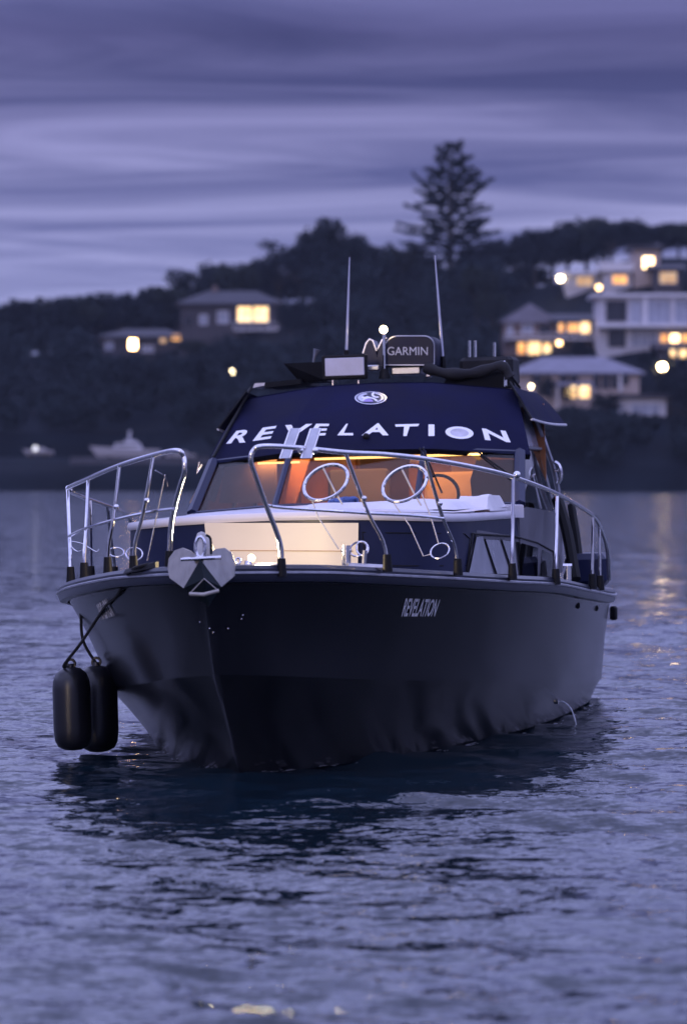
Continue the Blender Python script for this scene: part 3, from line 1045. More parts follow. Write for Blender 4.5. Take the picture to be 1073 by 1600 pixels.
def build_hull():
    NS = 72
    ts = [(i / NS) ** 1.55 for i in range(NS + 1)]

    def us(u0): return [u0 + (LEN - u0) * t for t in ts]
    sheer = [(b_sheer(u), u, z_sheer(u)) for u in us(U0)]
    knuc = [(b_knuc(u), u, z_knuc(u)) for u in us(-.743)]
    wl_ = [(b_wl(u), u, 0.0) for u in us(0)]
    keel = [(b_keel(u), u, z_keel(u)) for u in us(.5)]

    def strip(a, b, n, hollow):
        rows = []
        for i in range(NS + 1):
            r = []
            bow = max(0, 1 - ts[i] / .55)
            for k in range(n + 1):
                w = k / n
                p = Vector(a[i]).lerp(Vector(b[i]), w)
                p.x -= hollow * bow * math.sin(math.pi * w) * min(1, ts[i] / .05)
                if i == 0: p.y = u_stem(p.z)
                r.append(p)
            rows.append(r)
        return rows
    mb = MB()
    for sg in (1, -1):
        for a, b, n, hol in ((sheer, knuc, 7, .06), (knuc, wl_, 6, .03), (wl_, keel, 3, 0)):
            rows = strip(a, b, n, hol)
            rows = [[(sg * p.x, p.y, p.z) for p in r] for r in rows]
            if sg > 0: rows = [r[::-1] for r in rows]
            mb.grid(rows)
    # transom and bottom
    tr = [sheer[-1], knuc[-1], wl_[-1], keel[-1]]
    pts = [(p[0], p[1], p[2]) for p in tr] + [(-p[0], p[1], p[2]) for p in tr[::-1]]
    mb.add(pts, [tuple(range(len(pts)))])
    mb.grid([[(p[0], p[1], p[2]), (-p[0], p[1], p[2])] for p in keel])
    hull = mb.build('hull', M['hull'], boat, 28)
    # deck inside the gunwale
    rows = []
    for i in range(NS + 1):
        b, u, z = sheer[i]
        rows.append([(b * w * .985, u, z - .03 + .05 * (1 - w * w)) for w in (-1, -.6, -.2, .2, .6, 1)])
    MB().grid(rows).build('deck', M['deck'], boat, True)
    # rubbing rail swept round the bow
    line = [(-b_sheer(u), u, z_sheer(u)) for u in us(U0)[:0:-1]] + [(b_sheer(u), u, z_sheer(u)) for u in us(U0)]
    prof = [(-.10, .012), (-.02, .030), (.018, .026), (.036, .004), (.036, -.050), (.022, -.080), (-.03, -.086)]
    rows = []
    for i, p in enumerate(line):
        p = Vector(p)
        d = Vector(line[min(i + 1, len(line) - 1)]) - Vector(line[max(i - 1, 0)])
        n = Vector((d.y, -d.x, 0)).normalized() if d.length > 0 else Vector((0, -1, 0))
        if p.length > 0 and n.x * p.x < 0: n = -n
        if abs(p.x) < .06: n = Vector((n.x, -abs(n.y), 0)).normalized()
        sc = .75 if p.y < 6 else .75 + .05 * (p.y - 6)
        rows.append([p + n * o + Vector((0, 0, z)) for o, z in prof])
    rr = MB().grid(rows)
    MB.build(rr, 'rub_rail', M['rub'], boat, 35)
    strip_ = []
    for i, p in enumerate(line):
        p = Vector(p)
        d = Vector(line[min(i + 1, len(line) - 1)]) - Vector(line[max(i - 1, 0)])
        n = Vector((d.y, -d.x, 0)).normalized()
        if n.x * p.x < 0: n = -n
        if abs(p.x) < .06: n = Vector((n.x, -abs(n.y), 0)).normalized()
        strip_.append(p + n * .037 + Vector((0, 0, -.022)))
    MB().tube(strip_, .011, 6).build('rub_strip', M['dullsteel'], boat, True)
    return hull


hull = build_hull()


def bvh_of(*objs):
    vs, fs = [], []
    for o in objs:
        k = len(vs)
        vs += [v.co.copy() for v in o.data.vertices]
        fs += [tuple(i + k for i in p.vertices) for p in o.data.polygons]
    return BVHTree.FromPolygons(vs, fs)


def cast(bvh, px, py, off=.004):
    d = bray(px, py).normalized()
    loc, n, i, dist = bvh.ray_cast(BEYE, d)
    if loc is None: return None
    if n.dot(d) > 0: n = -n
    return loc + n * off


def decal_text(bvh, body, quad, name, m, parent, off=.004, bold=.018):
    # lettering laid on the surface it is printed on; quad = photo corners bl, br, tr, tl
    v, fs = text_mesh(body, bold)
    pts = []
    for x, y in v:
        a = Vector(quad[0]).lerp(Vector(quad[1]), x); b = Vector(quad[3]).lerp(Vector(quad[2]), x)
        p = a.lerp(b, y)
        pts.append(cast(bvh, p.x, p.y, off))
    if any(p is None for p in pts):
        print('decal miss', body); return None
    return MB().add(pts, fs).build(name, m, parent)


def panel(bvh, poly, name, m, parent, off=.006, depth=.02, sub=3):
    # a thin slab lying on a surface, given by its photo outline (3-D thickness behind it)
    pts = []
    for i, p in enumerate(poly):
        q = poly[(i + 1) % len(poly)]
        for k in range(sub):
            c = cast(bvh, p[0] + (q[0] - p[0]) * k / sub, p[1] + (q[1] - p[1]) * k / sub, off)
            if c is not None: pts.append(c)
    if len(pts) < 3:
        print('panel miss', name); return None
    n = sum((pts[i].cross(pts[(i + 1) % len(pts)]) for i in range(len(pts))), Vector())
    n.normalize()
    if n.dot(BEYE - pts[0]) > 0: n = -n
    return MB().prism(pts, n * depth).build(name, m, parent)


def patch(bvh, quad, name, m, parent, off=.006, nx=8, ny=4, inset=.0):
    # a slab following a curved surface; quad = photo corners bl, br, tr, tl
    rows = []
    for j in range(ny + 1):
        r = []
        for i in range(nx + 1):
            a = Vector(quad[0]).lerp(Vector(quad[1]), i / nx); b_ = Vector(quad[3]).lerp(Vector(quad[2]), i / nx)
            p = a.lerp(b_, j / ny)
            c = cast(bvh, p.x, p.y, off)
            if c is None: print('patch miss', name); return None
            r.append(c)
        rows.append(r)
    mb = MB().grid(rows)
    rim = rows[0] + [r[-1] for r in rows[1:]] + rows[-1][-2::-1] + [r[0] for r in rows[-2:0:-1]]
    d = bray((quad[0][0] + quad[2][0]) / 2, (quad[0][1] + quad[2][1]) / 2).normalized() * (off + .01)
    mb.grid([rim + [rim[0]], [p + d for p in rim] + [rim[0] + d]])
    return mb.build(name, m, parent, 35)


def loop_frame(bvh, poly, name, m, parent, r=.008, off=.012, sub=4):
    pts = []
    for i, p in enumerate(poly):
        q = poly[(i + 1) % len(poly)]
        for k in range(sub):
            c = cast(bvh, p[0] + (q[0] - p[0]) * k / sub, p[1] + (q[1] - p[1]) * k / sub, off)
            if c is not None: pts.append(c)
    return MB().tube(pts, r, 6, closed=True).build(name, m, parent, True)


hbvh = bvh_of(hull)
t_ = decal_text(hbvh, 'REVELATION', [(626, 963), (678, 963), (687, 936), (633, 934)], 'name_lettering', M['letter'], hull)
t_ = decal_text(hbvh, 'REVELATION', [(161, 968), (181, 962), (167, 934), (152, 944)], 'name_lettering', M['letter'], hull, .006, .04)
# bolts and small fittings on the stem, drain holes near the stern
for q in ((313, 972), (327, 982), (333, 988), (379, 961), (377, 967), (356, 982)):
    c = cast(hbvh, *q, .002)
    if c: MB().ball(c, .0065, 8, 5).build('bolt', M['steel'], hull, True)
for q in ((902, 946), (931, 950)):
    c = cast(hbvh, *q, .0)
    if c: MB().ball(c, .018, 8, 5, (1, 1, 1.5)).build('drain_hole', M['black'], hull, True)
c = cast(hbvh, 868, 1096, .0)
OUTLET = c if c else Vector((1.5, 5.5, .15))
MB().tube([OUTLET + Vector((-.02, 0, 0)), OUTLET + Vector((.02, -.004, 0))], .022, 10).build('outlet', M['steel'], hull, True)

# ---- trunk cabin under the foredeck
TRUNK = [(0, 1.54), (.35, 1.55), (.70, 1.60), (1.02, 1.84), (1.17, 2.12), (1.225, 2.5), (1.25, 3.4), (1.28, 4.6), (1.30, 7.5)]


def sym(pl):
    return [(-x, y) for x, y in pl[:0:-1]] + pl


def build_trunk():
    pl = sym(TRUNK)
    rows = []
    for z, k in ((1.0, 1.02), (1.30, 1.01), (1.635, 1.0)):
        rows.append([(x * k, y, z + .055 * (1 - (x / 1.3) ** 2) * (z > 1.5)) for x, y in pl])
    o = MB().grid(rows).build('trunk_cabin', M['navy'], boat, 30)
    return o


trunk = build_trunk()
tb = bvh_of(trunk)


def ztop(x, base=1.665):
    return base + .06 * (1 - (x / 1.3) ** 2)


def build_coachroof():
    pl = sym(TRUNK[:-1])
    prof = [(-.05, -.062), (.014, -.062), (.024, -.048), (.024, -.026), (.012, -.006), (-.03, .0)]
    rows = []
    for i, (x, y) in enumerate(pl):
        d = Vector(pl[min(i + 1, len(pl) - 1)]) - Vector(pl[max(i - 1, 0)])
        n = Vector((d.y, -d.x)).normalized()
        rows.append([(x + n.x * o, y + n.y * o, ztop(x) + z) for o, z in prof])
    mb = MB().grid(rows)
    # the top, rising a little towards the windscreen
    top = []
    half = TRUNK[:-1]
    for x, y in half:
        pass
    for i, (x, y) in enumerate(half):
        w = max(x, .001)
        nn = 9
        top.append([(-w + .0 + 2 * w * k / (nn - 1), y + .02, ztop(-w + 2 * w * k / (nn - 1)) - .001 + .035 * min(max((y - 1.7) / 3, 0), 1)) for k in range(nn)])
    mb.grid(top)
    return mb.build('coachroof', M['white'], boat, 45)


coach = build_coachroof()
# cream locker front let into the middle of the trunk
locker = patch(tb, [(330, 885), (559, 885), (560, 817), (322, 817)], 'locker_front', M['cream'], trunk, .035, 16, 5)
lb = bvh_of(locker)
MB().tube([cast(lb, x, 860 + (x - 360) * .006, .002) for x in range(360, 556, 12)], .003, 5).build('seam', M['tan'], locker)
for a, b_ in ((566, 733),):
    loop_frame(tb, [(a, 832), (b_ - 8, 834), (b_, 842), (b_ - 4, 884), (a + 6, 884)], 'hatch_groove', M['black'], trunk, .0045, .002)
# trunk windows on the port side
tb2 = bvh_of(trunk)
side = patch(tb2, [(724, 903), (866, 906), (862, 848), (744, 828)], 'side_panel', M['sidepaint'], trunk, .004, 16, 4)
sb = bvh_of(trunk, side)
for q, mm in (([(729, 897), (768, 898), (752, 837), (741, 838)], 'curtain'), ([(773, 898), (795, 898), (778, 843), (755, 842)], 'curtain'),
              ([(799, 899), (807, 899), (801, 845), (781, 843)], 'curtain'), ([(810, 900), (838, 903), (839, 855), (805, 846)], 'darkpane'),
              ([(842, 903), (862, 904), (860, 866), (843, 858)], 'darkpane')):
    w_ = patch(sb, q, 'window', M['black'], side, .006, 4, 3)
    g_ = patch(sb, [(q[0][0] + 1, q[0][1] - 1), (q[1][0] - 1, q[1][1] - 1), (q[2][0] - 1, q[2][1] + 1), (q[3][0] + 1, q[3][1] + 1)], 'pane', M[mm], w_, .012, 4, 3)
loop_frame(sb, [(736, 834), (800, 838), (836, 848), (862, 862), (865, 903), (726, 899)], 'window_frame', M['black'], side or trunk, .008, .012)

# ---- wheelhouse: three-part windscreen, sides, brow, roof
WB = [(-1.31, 4.98), (-.56, 4.52), (.56, 4.52), (1.31, 4.98)]
WT = [(-1.25, 5.60), (-.54, 5.16), (.54, 5.16), (1.25, 5.60)]
ZB, ZT = 1.715, 2.17


def wb(i): return Vector((WB[i][0], WB[i][1], ZB + (.03 if i in (1, 2) else -.01)))
def wt(i): return Vector((WT[i][0], WT[i][1], ZT + (.0 if i in (1, 2) else -.05)))


wind = MB()
for i in range(3):
    wind.tube([wb(i), wb(i + 1)], .022, 6)
    wind.tube([wt(i), wt(i + 1)], .022, 6)
for i in (0, 3):
    wind.tube([wb(i), wt(i)], .05, 6)
for i in (1, 2):
    wind.tube([wb(i), wt(i)], .026, 6)
wind = wind.build('windscreen_frame', M['navy'], boat)
for i in range(3):
    a, b_, c_, d_ = wb(i), wb(i + 1), wt(i + 1), wt(i)
    n = (b_ - a).cross(d_ - a).normalized()
    MB().prism([a, b_, c_, d_], n * -.006).build('pane', M['pane'], wind)
# sill below the glass
rows = []
for i in range(4):
    p = wb(i)
    rows.append([(p.x * 1.03, p.y - .06, p.z - .10), (p.x * 1.03, p.y - .06, p.z - .005), (p.x, p.y + .05, p.z + .012)])
MB().grid(rows).build('windscreen_sill', M['white'], boat)

BB = [(-1.33, 5.66, 2.10), (-.62, 5.12, 2.165), (0, 5.04, 2.175), (.62, 5.12, 2.165), (1.33, 5.66, 2.10)]
BT = [(-1.12, 6.50, 2.655), (-.46, 6.24, 2.73), (0, 6.20, 2.74), (.46, 6.24, 2.73), (1.12, 6.50, 2.655)]


def build_brow():
    rows = []
    n = 7
    for k in range(n):
        w = k / (n - 1)
        r = []
        for a, b_ in zip(BB, BT):
            p = Vector(a).lerp(Vector(b_), w)
            p.z += .035 * math.sin(math.pi * w)
            p.y -= .02 * math.sin(math.pi * w)
            r.append(p)
        rows.append(r)
    # finer across, keeping the corner facets
    fine = []
    for r in rows:
        rr = []
        for i in range(len(r) - 1):
            for j in range(4):
                rr.append(r[i].lerp(r[i + 1], j / 4))
        rr.append(r[-1])
        fine.append(rr)
    o = MB().grid(fine).build('brow', M['canvas'], boat, 9)
    # black lip hanging under the brow
    lip = [[(p[0], p[1], p[2] + .005), (p[0] * .99, p[1] + .03, p[2] - .036), (p[0] * .97, p[1] + .10, p[2] - .032)] for p in BB]
    MB().grid(lip).build('brow_lip', M['black'], o, True)
    return o


brow = build_brow()
bb = bvh_of(brow)
# lettering across the brow: the letters lean the way the cloth is cut
LET = [('R', (354, 694), (384, 692), (397, 670), (370, 674)), ('E', (395, 690), (423, 686), (433, 666), (411, 669)),
       ('V', (449, 684), (464, 684), (488, 663), (446, 665)), ('E', (482, 682), (508, 681), (515, 663), (494, 663)),
       ('L', (527, 681), (552, 681), (549, 663), (541, 663)), ('A', (565, 681), (607, 681), (596, 662), (585, 662)),
       ('T', (622, 682), (643, 682), (655, 663), (617, 664)), ('I', (669, 682), (678, 682), (678, 664), (669, 664)),
       ('N', (757, 688), (797, 692), (789, 674), (752, 670))]
for ch, *q in LET:
    decal_text(bb, ch, q, 'letter', M['letter'], brow, .005, .03)


def ell_ring(bvh, cx, cy, rx, ry, wr, name, m, parent, off, a0=0, a1=360, tilt=0, n=28):
    pts, fs = [], []
    for i in range(n + 1):
        a = math.radians(a0 + (a1 - a0) * i / n)
        for k in (1.0, 1.0 - wr):
            x, y = math.cos(a) * rx * k, math.sin(a) * ry * k
            c = cast(bvh, cx + x * math.cos(tilt) - y * math.sin(tilt), cy + x * math.sin(tilt) + y * math.cos(tilt), off)
            if c is None: return None
            pts.append(c)
    for i in range(n):
        fs.append((2 * i, 2 * i + 1, 2 * i + 3, 2 * i + 2))
    return MB().add(pts, fs).build(name, m, parent)


o_ = ell_ring(bb, 717, 677, 22, 9.5, .34, 'letter', M['letter'], brow, .006, tilt=.08)
ell_ring(bb, 717, 677, 15.5, 6.8, .999, 'letter_centre', M['disc'], o_, .005, tilt=.08)
# round emblem above the name
em = ell_ring(bb, 579, 623, 25, 10, .10, 'emblem', M['silver'], brow, .007)
ell_ring(bb, 579, 623, 23, 9.3, .999, 'emblem_ground', M['navy'], em, .005)
ell_ring(bb, 575, 629, 8, 4.6, .999, 'emblem_centre', M['purple'], em, .008, 180, 360)
ell_ring(bb, 577, 629, 13, 7.0, .28, 'emblem_swirl', M['letter'], em, .008, 185, 350)
ell_ring(bb, 570, 619, 9, 5.5, .55, 'emblem_swirl', M['letter'], em, .0085, 30, 160)
ell_ring(bb, 589, 618, 9, 5, .4, 'emblem_swirl', M['letter'], em, .0085, 70, 230)
ell_ring(bb, 579, 623, 20, 8, .16, 'emblem_swirl', M['silver'], em, .009, -70, 60)
ell_ring(bb, 579, 623, 20, 8, .3, 'emblem_swirl', M['silver'], em, .009, 130, 250)

# side walls, roof and back of the wheelhouse
def quadwall(pts, name, m, parent=boat, t=(0, 0, 0)):
    return MB().prism(pts, t).build(name, m, parent)


for sg in (1, -1):
    # low wall below the side windows, then pillars; the openings carry glass
    base = [(sg * 1.31, 4.98, 1.15), (sg * 1.33, 7.6, 1.10), (sg * 1.32, 7.6, 1.62), (sg * 1.305, 4.98, 1.70)]
    w = quadwall(base, 'wheelhouse_side', M['sidepaint'], boat, (-sg * .03, 0, 0))
    for u0_, u1_, u2_, u3_, z1_, v1_, mm in ((4.98, 5.10, 5.74, 5.62, 2.11, 1.236, 'black'), (6.50, 6.56, 6.56, 6.50, 2.60, 1.10, 'dullsteel'), (7.48, 7.6, 7.42, 7.32, 2.60, 1.10, 'dullsteel')):
        quadwall([(sg * 1.306, u0_, 1.66), (sg * 1.308, u1_, 1.66), (sg * v1_, u2_, z1_), (sg * (v1_ - .002), u3_, z1_)], 'pillar', M[mm], w, (-sg * .03, 0, 0))
    quadwall([(sg * 1.300, 5.08, 1.69), (sg * 1.300, 7.50, 1.63), (sg * 1.198, 7.42, 2.16), (sg * 1.198, 5.74, 2.16)], 'window', M['darkpane'], w, (-sg * .006, 0, 0))
    quadwall([(sg * 1.200, 5.80, 2.18), (sg * 1.200, 7.42, 2.18), (sg * 1.11, 7.35, 2.58), (sg * 1.11, 6.42, 2.58)], 'curtain', M['clear'], w, (-sg * .006, 0, 0))
    MB().tube([(sg * 1.214, 5.78, 2.17), (sg * 1.214, 7.44, 2.165)], .014, 6).build('window_trim', M['dullsteel'], w, True)
    MB().tube(smoothpath([(sg * 1.34, 7.60, 1.10), (sg * 1.345, 7.62, 1.5), (sg * 1.32, 7.56, 1.9), (sg * 1.25, 7.46, 2.2), (sg * 1.16, 7.40, 2.5)], 4), .022, 6).build('aft_post', M['dullsteel'], w, True)
roofpl = [(p[0], p[1] - .02, p[2]) for p in BT] + [(1.14, 8.0, 2.60), (-1.14, 8.0, 2.60)]
roof = MB().prism(roofpl, (0, 0, -.05)).build('roof', M['canvas'], boat)
# canvas awning flaring out on both sides, with pale piping
for sg in (1, -1):
    a = [Vector((sg * 1.10, 6.30, 2.70)), Vector((sg * 1.12, 8.0, 2.66)), Vector((sg * 1.40, 7.75, 2.37)), Vector((sg * 1.30, 6.05, 2.40))]
    rows = []
    for k in range(5):
        w = k / 4
        rows.append([a[0].lerp(a[3], w).lerp(a[1].lerp(a[2], w), j / 6) + Vector((0, 0, .03 * math.sin(math.pi * w) - .015 * math.sin(math.pi * j / 6))) for j in range(7)])
    aw = MB().grid(rows).build('awning', M['canvas'], boat, True)
    MB().tube([r + Vector((0, 0, -.004)) for r in rows[-1]], .011, 6).build('piping', M['white'], aw, True)
    MB().tube([rows[0][0] + Vector((0, 0, .01)), rows[-1][0] + Vector((0, 0, 0))], .012, 6).build('bow_tube', M['black'], aw, True)

# inside the wheelhouse
inn = MB().box((0, 6.6, 1.02), (2.5, 3.2, .06)).build('cabin_floor', M['darkwood'], boat)
bk = MB().box((0, 7.45, 1.75), (2.5, .05, 1.6)).build('bulkhead', M['wood'], boat)
for x, w_, z, h_ in ((-.62, .5, 1.82, .62), (.28, .62, 1.86, .42), (.95, .36, 1.9, .5)):
    MB().box((x, 7.40, z), (w_, .04, h_), bev=.02).build('cabinet_door', M['wood'], bk)
MB().box((-.13, 7.40, 1.7), (.42, .05, 1.4)).build('doorway', M['darkwood'], bk)
MB().box((.62, 7.38, 2.02), (.34, .03, .22)).build('panel', M['tan'], bk)
MB().box((0, 4.98, 1.63), (2.2, .55, .14), bev=.03).build('dashboard', M['darkwood'], boat)
MB().grid([[(x * w, u, 2.130 + .19 * (u - 5.3)) for x in (-1, 0, 1)] for u, w in ((5.34, .56), (5.85, 1.02), (7.4, 1.04))]).build('headlining', M['wood'], boat)
for x, u, h_, mm in ((.62, 6.15, .80, 'tan'), (-.25, 6.5, .86, 'seat')):
    s_ = empty('helm_seat', (x, u, 1.05)); s_.parent = boat
    MB().box((0, .22, .28 + h_ * .42), (.52, .10, h_ * .8), rot=Euler((-.14, 0, 0)).to_matrix(), bev=.05).build('backrest', M[mm], s_, True)
    MB().box((0, 0, .34), (.52, .46, .12), bev=.05).build('cushion', M[mm], s_, True)
    MB().tube([(0, 0, 0), (0, 0, .3)], .05, 8).build('pedestal', M['dullsteel'], s_, True)
MB().prism([bl(342, 786, u=5.75), bl(432, 786, u=5.65), bl(432, 718, u=5.75), bl(352, 726, u=5.85)], (0, .02, 0)).build('roller_blind', M['blind'], boat)
MB().prism([bl(738, 792, u=5.75), bl(814, 792, u=5.75), bl(814, 718, u=5.75), bl(744, 718, u=5.75), bl(734, 750, u=5.75)], (0, .03, 0)).build('side_blind', M['blind'], boat)
MB().prism([bl(445, 786, u=6.0), bl(462, 786, u=6.0), bl(484, 718, u=6.0), bl(457, 718, u=6.0)], (0, .03, 0)).build('door_leaf', M['wood'], boat)
MB().prism([bl(296, 786, u=6.2), bl(338, 786, u=6.2), bl(348, 722, u=6.2), bl(330, 720, u=6.2)], (0, .3, 0)).build('locker_side', M['tan'], boat)
MB().tube(smoothpath([bl(334, 786, u=6.1), bl(336, 760, u=6.1), bl(345, 735, u=6.1), bl(352, 726, u=6.1)], 4), .02, 6).build('curtain_edge', M['tan'], boat, True)
wh = MB().tube([Vector((.6 + .17 * math.cos(a), 5.42 + .05 * math.sin(a), 1.80 + .16 * math.sin(a))) for a in [i * math.pi / 12 for i in range(24)]], .014, 6, closed=True).build('steering_wheel', M['black'], boat, True)
sl = MB().box((.30, 5.36, 2.118), (1.35, .05, .018)).build('strip_light', M['strip'], boat)
sl2 = MB().box((-.72, 5.62, 2.100), (.34, .04, .016)).build('strip_light', M['strip'], boat)


def lamp(name, kind, loc, energy, col, parent, size=.1, rot=(0, 0, 0), size_y=None, spot=None):
    l = bpy.data.lights.new(name, kind)
    l.energy = energy
    l.color = col
    if kind == 'AREA':
        l.shape = 'RECTANGLE'; l.size = size; l.size_y = size_y or size
    else:
        l.shadow_soft_size = size
    if spot: l.spot_size = spot; l.spot_blend = .8
    o = bpy.data.objects.new(name, l)
    o.location = loc; o.rotation_euler = rot; o.parent = parent
    COL.objects.link(o)
    return o


lamp('cabin_lamp', 'AREA', (.1, 6.3, 2.22), 34, (1.0, .54, .23), boat, 1.8, (0, 0, 0), 1.4)
lamp('cabin_lamp', 'AREA', (-.5, 5.72, 2.12), 8, (1.0, .50, .18), boat, .9, (math.radians(25), 0, 0), .12)

# ---- bow rails
R_TOP = [(440, 880, -.72), (437, 846, -.74), (416, 790, -.85), (400, 745, -.95), (392, 720, -1.0), (396, 704, -1.0), (412, 697, -.97), (470, 700, -.7),
         (540, 707, -.35), (600, 710, 0), (665, 717, .45), (740, 730, 1.1), (800, 745, 1.75), (870, 772, 2.8), (925, 805, 4.1), (940, 830, 5.0), (948, 858, 5.6), (951, 905, 5.9)]
L_TOP = [(265, 868, -.75), (268, 815, -.80), (280, 765, -.9), (288, 738, -1.0), (287, 714, -1.0), (276, 704, -.98), (240, 711, -.55), (188, 727, 0),
         (138, 748, .75), (107, 764, 1.8), (128, 776, 3.0), (185, 797, 4.5), (203, 812, 5.1), (209, 842, 5.3)]


def rail_pts(lst):
    return [bl(a, b_, u=c_) for a, b_, c_ in lst]


def stanchion(base, top, knob=True, foot=True):
    b0 = Vector(base)
    top = Vector(top)
    mid = b0.lerp(top, .22); mid.x = b0.x + (top.x - b0.x) * .10; mid.y = b0.y + (top.y - b0.y) * .10
    o = MB().tube(smoothpath([b0, mid, b0.lerp(top, .5), top], 4), .0128, 8).build('stanchion', M['steel'], boat, True)
    if foot:
        MB().tube([b0 + Vector((0, 0, -.04)), b0 + Vector((0, 0, .075))], [.034, .026], 10).build('base', M['black'], o, True)
    if knob:
        k = b0.lerp(top, .60)
        MB().ball(k + Vector((.012, -.012, 0)), .019, 8, 6).build('knob', M['steel'], o, True)
    return o


for lst in (R_TOP, L_TOP):
    MB().tube(smoothpath(rail_pts(lst), 6), .0165, 10).build('top_rail', M['steel'], boat, True)
    b0 = bl(lst[0][0], lst[0][1] + 6, u=lst[0][2])
    MB().tube([b0 + Vector((0, 0, -.06)), b0 + Vector((0, 0, .055))], [.034, .026], 10).build('rail_base', M['black'], boat, True)
R_ST = [((605, 884, .0), (540, 708, -.35), 1), ((715, 890, .83), (664, 717, .45), 1), ((800, 897, 1.68), (801, 746, 1.75), 0), ((868, 905, 2.7), (870, 773, 2.8), 0),
        ((925, 912, 4.1), (926, 806, 4.12), 0), ((937, 914, 4.8), (936, 822, 4.8), 0)]
L_ST = [((209, 886, -.35), (240, 712, -.55), 1), ((169, 888, .05), (187, 728, 0), 1), ((132, 896, .62), (138, 749, .75), 0), ((111, 902, 1.35), (106, 765, 1.75), 0),
        ((143, 900, 3.3), (141, 782, 3.25), 0), ((180, 900, 4.4), (168, 791, 4.1), 0)]
for a, b_, k in R_ST + L_ST:
    stanchion(bl(a[0], a[1], u=a[2]), bl(b_[0], b_[1], u=b_[2]), bool(k))
R_MID = [(416, 789, -.85), (440, 793, -.7), (530, 799, -.28), (577, 802, -.15), (640, 805, .25), (692, 810, .62)]
L_MID = [(272, 795, -.86), (235, 800, -.45), (180, 812, .02), (133, 826, .66), (108, 838, 1.5)]
for lst in (R_MID, L_MID):
    MB().tube(smoothpath(rail_pts(lst), 5), .011, 8).build('mid_rail', M['steel'], boat, True)


# fender baskets: tilted hoop, thin rods, small lower hoop
def hoop(cx, cy, rx, ry, u, tilt, r, name, parent, n=28, lean=.35):
    c = bl(cx, cy, u=u)
    pts = []
    for i in range(n):
        a = 2 * math.pi * i / n
        x, y = rx * math.cos(a), ry * math.sin(a)
        x, y = x * math.cos(tilt) - y * math.sin(tilt), x * math.sin(tilt) + y * math.cos(tilt)
        p = bl(cx + x, cy + y, u=u)
        pts.append(p + Vector((0, lean * (p.z - c.z), 0)))
    return MB().tube(pts, r, 8, closed=True).build(name, M['steel'], parent, True)


for hx, hy, u, foot_, (fx, fy, frx, fry) in ((509, 754, .12, [(487, 781), (498, 810), (529, 858)], (566, 857, 9, 11)), (632, 756, .75, [(613, 783), (640, 822), (661, 869), (673, 866)], (687, 861, 15, 11))):
    bs = empty('fender_basket', bl(fx, fy, u=u)); bs.parent = boat
    o0 = bs.location.copy()
    def sh(o):
        o.location = -o0; return o
    hp = sh(hoop(hx, hy, 36, 25, u, -.5, .0125, 'hoop', bs))
    sh(MB().tube([bl(hx - 4, hy - 22, u=u), bl(hx + 14, hy + 14, u=u)], .007, 6).build('spoke', M['dullsteel'], bs, True))
    sh(MB().tube([bl(hx + 14, hy + 14, u=u), bl(hx + 26, hy + 34, u=u)], .006, 6).build('spoke', M['dullsteel'], bs, True))
    sh(MB().tube([bl(a, b_, u=u) for a, b_ in foot_], .0045, 6).build('rod', M['dullsteel'], bs, True))
    sh(hoop(fx, fy, frx, fry, u, -.4, .006, 'lower_hoop', bs))
sh = None
MB().tube([bl(657, 768, u=.75), bl(672, 805, u=.75), bl(685, 850, u=.75)], .0045, 6).build('rod', M['dullsteel'], boat, True)
# wire hoops and loose line on the starboard side
for cx, cy, rx, ry, u in ((182, 863, 12, 7, 1.0), (210, 866, 13, 10, .6)):
    hoop(cx, cy, rx, ry, u, .1, .0055, 'wire_hoop', boat)
MB().tube(smoothpath([bl(243, 735, u=-.2), bl(258, 745, u=-.1), bl(262, 760, u=0)], 4), .004, 5).build('wire', M['steel'], boat, True)
MB().tube([bl(258, 742, u=-.1), bl(246, 800, u=0), bl(230, 876, u=0)], .0045, 5).build('wire', M['steel'], boat, True)
MB().tube(smoothpath([bl(112, 846, u=1.6), bl(130, 850, u=1.5), bl(150, 862, u=1.4), bl(155, 858, u=1.4)], 4), .004, 5).build('wire', M['steel'], boat, True)
MB().tube(smoothpath([bl(110, 852, u=1.6), bl(122, 862, u=1.5), bl(138, 855, u=1.4)], 4), .004, 5).build('wire', M['steel'], boat, True)

# two flat brackets clamped on the port rail
for x0, y0, x1, y1 in ((445, 716, 461, 670), (478, 716, 493, 670)):
    a, b_ = bl(x0, y0, u=-.72), bl(x1, y1, u=-.60)
    w = Vector((.032, 0, 0))
    o = MB().prism([a - w, a + w, b_ + w, b_ - w], (0, .012, .004)).build('rail_bracket', M['dullsteel'], boat)
    for k in (-1, 1):
        MB().tube([a + w * k, b_ + w * k], .006, 6).build('flange', M['steel'], o, True)
for px_ in (470, 492):
    MB().ball(bl(px_, 704, u=-.7), .022, 8, 6).build('rail_clamp', M['steel'], boat, True)
for px_, py_, u in ((807, 742, 1.8), (108, 764, 1.8)):
    MB().ball(bl(px_, py_, u=u), .028, 10, 6).build('rail_clamp', M['steel'], boat, True)
# wipers on the glass
for a, b_ in (((655, 700), (676, 745)), ((660, 700), (690, 770)), ((745, 705), (790, 738)), ((750, 712), (800, 752))):
    MB().tube([bl(a[0], a[1], u=5.0), bl(b_[0], b_[1], u=4.78)], .008, 5).build('wiper', M['black'], boat, True)

